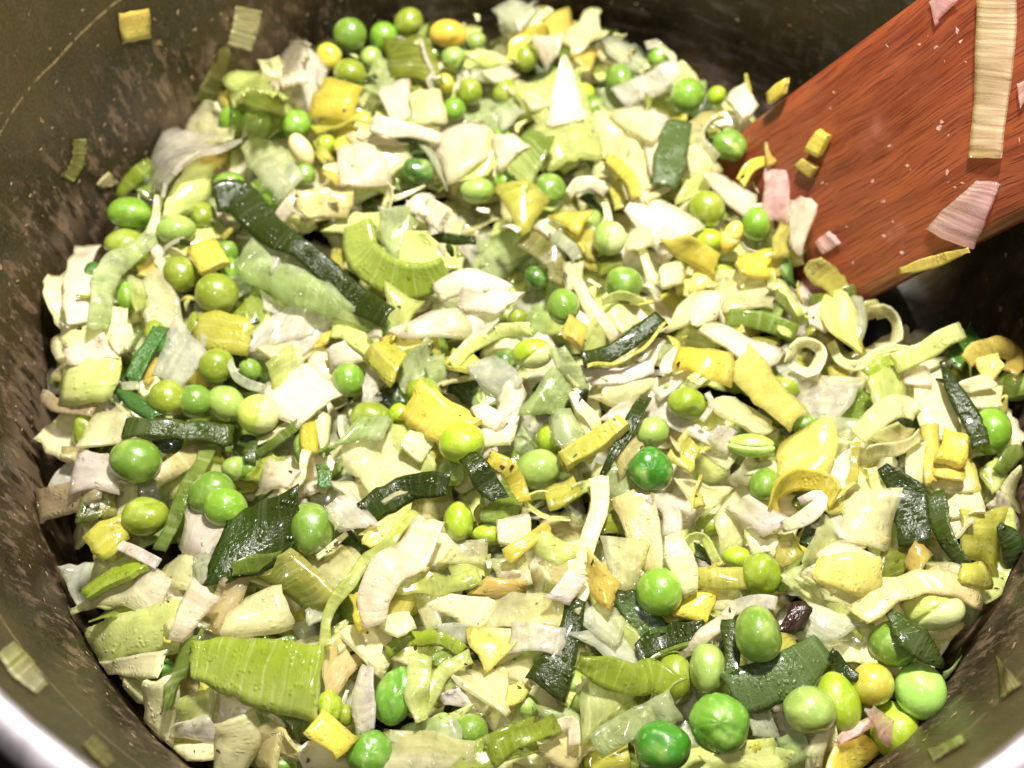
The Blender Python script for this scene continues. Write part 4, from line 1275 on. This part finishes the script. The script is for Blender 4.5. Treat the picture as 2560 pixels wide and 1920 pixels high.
THINGS = []          # (object, words, photo x, photo y, own label, short name, size)
TOPS = []            # upper faces of the pieces, for flecks and droplets
def add_pea(shade, lift, sx, sy, rx, ry, ang, kind, own):
    P = place(sx, sy, lift*.1 + .05)
    dist = (P - CAM) @ FW; s = dist*TAN/1280
    q = (CAM - P)/np.linalg.norm(CAM - P)
    x = RT - q*(RT @ q); x /= np.linalg.norm(x); y = np.cross(q, x)
    a = math.radians(-ang); x, y = x*math.cos(a)+y*math.sin(a), y*math.cos(a)-x*math.sin(a)
    rz = min(rx, ry) if kind == 'groove' else (rx+ry)/2
    shapes = PEA_SHAPES[kind]
    o = bpy.data.objects.new('pea', shapes[len(THINGS) % len(shapes)]); COL.objects.link(o)
    rot = Matrix((x, y, q)).transposed()
    if kind not in ('split', 'groove', 'dimple') and abs(rx-ry) < 6: rot = rot @ Matrix.Rotation(random.uniform(0, 6.3), 3, 'Z')
    M = rot.to_4x4() @ Matrix.Diagonal((rx*s*CM, ry*s*CM, rz*s*CM, 1)); M.translation = Vector(P)*CM
    o.matrix_world = M
    c = srgb(SHADES[shade][0])*random.uniform(.92, 1.06); o.color = (*c, 1)
    noun = 'pea half' if kind == 'groove' else 'pea'
    shape = KIND_WORD[kind] or ('oval' if max(rx, ry) > 1.18*min(rx, ry) else '')
    size = 'tiny' if rx+ry < 54 else 'small' if rx+ry < 68 else 'big' if rx+ry > 112 else ''
    tag(o, None, 'pea', 'peas among the chopped leek')
    THINGS.append((o, ' '.join(w for w in (size, shape, SHADES[shade][1], noun) if w), sx, sy, own))

def add_piece(typ, code, lift, W, pts, kw, own):
    r = np.random.default_rng(1000 + len(THINGS))
    on = kw.get('on'); lift *= .1
    mk = PAL[code][1]
    th = float(kw.get('t', TH[mk]*r.uniform(.8, 1.25)))
    pp = []
    for i, (x, y) in enumerate(pts):
        if on == 'blade': pp.append(place_blade(x, y, .03 + th*.5))
        elif on == 'wall': pp.append(place_wall(x, y, .04 + th*.5))
        else: pp.append(place(x, y, lift + r.normal(0, .055 if typ == 'S' else .085)))
    C = np.mean(pp, 0)
    s = ((C - CAM) @ FW)*TAN/1280
    flat = on is not None
    if typ == 'Q':
        size = math.sqrt(np.linalg.norm(np.cross(pp[2]-pp[0], pp[3]-pp[1]))/2)
        bu = float(kw['b'])*size*.55 if 'b' in kw else r.uniform(-.06, .14)*size
        bv = float(kw.get('c', r.uniform(-.05, .08)))*size
        if flat: bu, bv = .0, .0
        V, F, uvn, lu, lv = sheet_from_corners(pp, bu, bv, th, r, .5 if flat else 1.0)
        along = kw.get('f', 'ab'[r.integers(2)]) == 'a'
        asp = max(lu, lv)/max(.01, min(lu, lv))
        word = 'leek slice'; name = 'leek_slice'
        if th > .11: word = 'leek chunk'; name = 'leek_chunk'
        pre = 'tiny' if size < .42 else 'small' if size < .7 else 'large' if size > 1.35 else ''
        pre = (pre + (' narrow' if asp > 2.2 else '')).strip()
    else:
        nrm = SP_N if on == 'blade' else (-np.array([C[0], C[1], 0])/np.hypot(C[0], C[1]) if on == 'wall' else None)
        roll = math.radians(float(kw.get('r', r.uniform(-16, 16)))) if not flat else 0
        W0 = np.array(W)
        W = W0*s/max(.55, math.cos(roll))
        cup = float(kw.get('cup', r.uniform(-.12, .2)))*.45
        if flat:                                            # follows the wall or the blade
            q2 = spline(np.array([(x, y, 0) for x, y in pts]), 18)[:, :2]
            t2 = np.gradient(q2, axis=0); t2 /= np.linalg.norm(t2, axis=1, keepdims=True)
            wpx = np.interp(np.linspace(0, 1, 18), np.linspace(0, 1, len(W0)), W0) if len(W0) > 1 else np.full(18, W0[0])
            put = (lambda p: place_blade(p[0], p[1], .03 + th*.5)) if on == 'blade' else (lambda p: place_wall(p[0], p[1], .04 + th*.5))
            G = np.array([[put(p + np.array([-tt[1], tt[0]])*w*v + r.normal(0, .6, 2)) for v in np.linspace(-.5, .5, 6)] for p, tt, w in zip(q2, t2, wpx)])
            nf = SP_N if on == 'blade' else nrm
            N3 = np.tile(nf, (18, 6, 1)); V, F = thick_sheet(G, N3, th)
            if np.cross(G[1, 0]-G[0, 0], G[0, 1]-G[0, 0]) @ nf < 0: F = [f[::-1] for f in F]
            u, v = np.meshgrid(np.linspace(0, 1, 18), np.linspace(0, 1, 6), indexing='ij')
            uvn = np.tile(np.stack([u.ravel(), v.ravel()], 1), (2, 1)); lu = np.linalg.norm(np.diff(np.array(pp), axis=0), axis=1).sum(); lv = float(np.mean(W))
        else:
            V, F, uvn, lu, lv = ribbon(pp, W, roll, cup, th, r, twist=r.uniform(-.25, .25))
        along = kw.get('f') == 'along'
        size = lv; word = 'leek strip'; name = 'leek_strip'
        pre = 'thin' if lv < .42 else 'broad' if lv > 1.1 else ''
        if lu > 4.2: pre = (pre + ' long').strip()
    uv = uvn*[lu*10, lv*10]
    if along: uv = uv[:, ::-1]
    V = np.asarray(V, float)
    if not flat: V = C + (V - C)*(r.uniform(1.2, 1.36) if typ == 'Q' and th < .1 else r.uniform(1.0, 1.06))
    if not flat: V = limp(V, r.uniform(.03, .075)*(.5 if th > .11 else 1), r)
    elif on == 'blade': V = V + SP_N*(.05*np.sin((V - SP1) @ SP_DIR*2.3 + r.uniform(0, 6))*np.sin((V - SP1) @ SP_W*3.1 + r.uniform(0, 6)) + .045)[:, None] + SP_W*(.03*np.sin((V - SP1) @ SP_DIR*2.9 + 1.0))[:, None]
    rr = np.hypot(V[:, 0], V[:, 1])
    if on != 'blade':                                       # nothing goes through the pot wall
        lim = np.array([wall_r(z) for z in V[:, 2]]) - .05
        V[:, :2] *= np.minimum(1, lim/np.maximum(rr, 1e-6))[:, None]
    o = make_obj(name, V, F, M_FILM if flat and mk == 's' else M_HALF if mk == 'f' and th < .1 and not flat and len(THINGS) % 5 < 3 else MATS[mk], uv=uv, tint=tint_for(code, uvn, r), flat_faces=[i for i, q in enumerate(smooth_of(F, len(V))) if not q])
    tag(o, None, 'leek', {'leek_slice': 'sliced leek squares in the pot', 'leek_chunk': 'thick leek pieces in the pot', 'leek_strip': 'leek strips in the pot'}[name])
    sx, sy = np.mean(pts, 0)
    THINGS.append((o, ' '.join(w for w in (pre, PAL[code][2], word) if w), sx, sy, own))
    if not flat:
        h = len(V)//2
        for i in r.choice(h, 14): TOPS.append((V[i], V[i] - V[i+h], mk))

reg = None
for line in DATA.strip().split('\n'):
    if line[0] == ':': reg = REGION[line[1]]; continue
    body, _, own = line.partition(' ! ')
    ox, oy, sc = reg
    tok = body.split()
    if tok[0] == 'P':
        x, y = map(float, tok[3].split(',')); rx, ry = map(float, tok[4].split(','))
        kind = tok[6] if len(tok) > 6 else ('wrinkle' if tok[1] == 'patchy' else 'plain')
        add_pea(tok[1], float(tok[2]), ox + x/sc, oy + y/sc, rx/sc, ry/sc, float(tok[5]) if len(tok) > 5 else 0, kind, own)
    else:
        kw = dict(q.split('=') for q in tok if '=' in q)
        rest = [q for q in tok[3:] if '=' not in q]
        W = None
        if tok[0] == 'S': W = [float(q)/sc for q in rest.pop(0).split(',')]
        pts = [(ox + float(a)/sc, oy + float(b)/sc) for a, b in (q.split(',') for q in rest)]
        add_piece(tok[0], tok[1], float(tok[2]), W, pts, kw, own)

# ------------------------------------------------------------------ shreds and peelings too small to pick apart
AV, AF, AU, AT, AM, ASM = [], [], [], [], [], []
base, k = 0, 0
r = np.random.default_rng(21)
while k < 210:
    x, y = r.uniform(-10.2, 10.2, 2)
    if math.hypot(x, y) > 9.9 or cut_depth(x, y) > -.4: continue
    k += 1
    code = ('C', 'Ct', 'Wt', 'P', 'Lp', 'B', 'Yf', 'W', 'O', 'Dk')[r.integers(10)]
    a, L = r.uniform(0, 6.28), r.uniform(.18, .55)
    z = heap(x, y) + r.uniform(.0, .5)
    dv = np.array([math.cos(a), math.sin(a), r.normal(0, .5)])*L/2
    mid = np.array([x, y, z + r.uniform(-.05, .12)]) + np.cross(dv, (0, 0, 1))*r.uniform(-.5, .5)
    v, f, uvn, lu, lv = ribbon([(x, y, z)-dv, mid, (x, y, z)+dv], [r.uniform(.05, .16), r.uniform(.08, .22), r.uniform(.03, .12)], r.uniform(-1.2, 1.2), r.uniform(-.1, .1), .025, r, twist=r.uniform(-1, 1))
    v = np.asarray(v); AV.append(v); AF += [tuple(q+base for q in ff) for ff in f]; base += len(v)
    AU.append(uvn*[lu*10, lv*10] + r.uniform(0, 500, 2)); AT.append(tint_for(code, uvn, r)); AM += [mats.index(PAL[code][1])]*len(f); ASM += smooth_of(f, len(v))
shred = make_obj('leek_shreds', np.concatenate(AV), AF, M_FLESH, uv=np.concatenate(AU), tint=np.concatenate(AT), origin=(0, 0, 0))
shred.data.materials.append(M_SKIN); shred.data.materials.append(M_LEAF)
shred.data.polygons.foreach_set('material_index', AM); shred.data.polygons.foreach_set('use_smooth', ASM)
tag(shred, kind='stuff')

# ------------------------------------------------------------------ labels: each piece by its look and by the marked piece it lies next to
marks = [(t[4].split(' | ')[0].strip(), t[2], t[3]) for t in THINGS if t[4]]
fam = {}
for o, words, sx, sy, own in THINGS:
    if own:
        o['label'] = own.split(' | ')[1].strip(); continue
    best = min(((math.hypot(sx-mx, sy-my), nm, mx, my) for nm, mx, my in marks))
    d, nm, mx, my = best
    dx, dy = sx-mx, sy-my
    side = ('above' if dy < 0 else 'below') if abs(dy) > abs(dx) else ('left of' if dx < 0 else 'right of')
    fam.setdefault((words, side, nm), []).append((d, o))
ORD = ['nearest', 'second nearest', 'third nearest', 'fourth nearest', 'fifth nearest', 'sixth nearest', 'seventh nearest']
for (words, side, nm), rows in fam.items():
    rows.sort(key=lambda q: q[0])
    for i, (d, o) in enumerate(rows):
        o['label'] = f'{words} {side} the {nm}' if len(rows) == 1 else f'{words} {ORD[min(i, 6)]} {side} the {nm}'

# ------------------------------------------------------------------ flecks of dried herb, crumbs on the pot wall, smears on the blade, droplets
def flecks(name, spots, mat, lo, hi, seed, flat=.25):
    r = np.random.default_rng(seed)
    V, F = [], []
    for P, nn in spots:
        nn = nn/np.linalg.norm(nn)
        t = np.cross(nn, r.normal(0, 1, 3)); t /= np.linalg.norm(t); b = np.cross(nn, t)
        L = r.uniform(lo, hi); W = L*r.uniform(.35, .8); k = 6; s = len(V)
        ang = np.sort(r.uniform(0, 6.28, k))
        for h in (0, 1):
            for q in ang: V.append(P + t*math.cos(q)*L*r.uniform(.75, 1) + b*math.sin(q)*W*r.uniform(.75, 1) + nn*(L*flat*h))
        F.append(tuple(range(s+k, s+2*k)))
        for j in range(k): F.append((s+j, s+(j+1) % k, s+k+(j+1) % k, s+k+j))
    return tag(make_obj(name, V, F, mat, uv=np.asarray(V)[:, :2], smooth=False), kind='stuff')
r = np.random.default_rng(77)
soft = [t for t in TOPS if t[2] == 'f']
flecks('herb_flecks', [(soft[i][0], soft[i][1]) for i in r.choice(len(soft), 130, replace=False)], M_HERB, .03, .085, 3)
wall = []
for _ in range(420):
    a = r.uniform(0, 6.28); z = -1 + abs(r.normal(0, 2.6))
    if z > 5.6: continue
    q = wall_r(z) - .01; wall.append((np.array([q*math.cos(a), q*math.sin(a), z]), np.array([-math.cos(a), -math.sin(a), 0])))
flecks('dried_crumbs', wall, M_CRUMB, .02, .085, 4, .12)
sm = [(SP1 + SP_DIR*r.uniform(.3, 9) + SP_W*r.uniform(.2, SPW-.2) + SP_N*.0, SP_N) for _ in range(60)]
flecks('wet_smears', sm, M_SMEAR, .02, .09, 6, .05)

kk = N('juice_droplet')
gl = kk.n('BsdfGlossy'); kk.set(gl.inputs['Roughness'], .05)
tr = kk.n('BsdfTransparent'); fr = kk.n('Fresnel', IOR=1.34)
mx = kk.n('MixShader'); kk.set(mx.inputs[0], fr); kk.set(mx.inputs[1], tr); kk.set(mx.inputs[2], gl)
kk.t.links.new(mx.outputs[0], kk.out.inputs[0])
V, F = [], []
ico = [(0, 0, 1)] + [(math.sin(th)*math.cos(p), math.sin(th)*math.sin(p), math.cos(th)) for th in (.7, 1.35) for p in np.linspace(0, 2*math.pi, 9)[:-1]]
for i in r.choice(len(TOPS), min(4200, len(TOPS)), replace=False):
    P, nn, _ = TOPS[i]; nn = nn/np.linalg.norm(nn)
    t = np.cross(nn, (.3, .5, .8)); t /= np.linalg.norm(t); b = np.cross(nn, t); R = abs(r.normal(.012, .014))+.010; s = len(V)
    for x, y, z in ico: V.append(P + (t*x + b*y)*R + nn*z*R*.75)
    for j in range(8):
        F.append((s, s+1+j, s+1+(j+1) % 8)); F.append((s+1+j, s+9+j, s+9+(j+1) % 8, s+1+(j+1) % 8))
tag(make_obj('juice_droplets', V, F, kk.m, uv=np.asarray(V)[:, :2]), kind='stuff')
for o in (pot, spat): del o['_o']
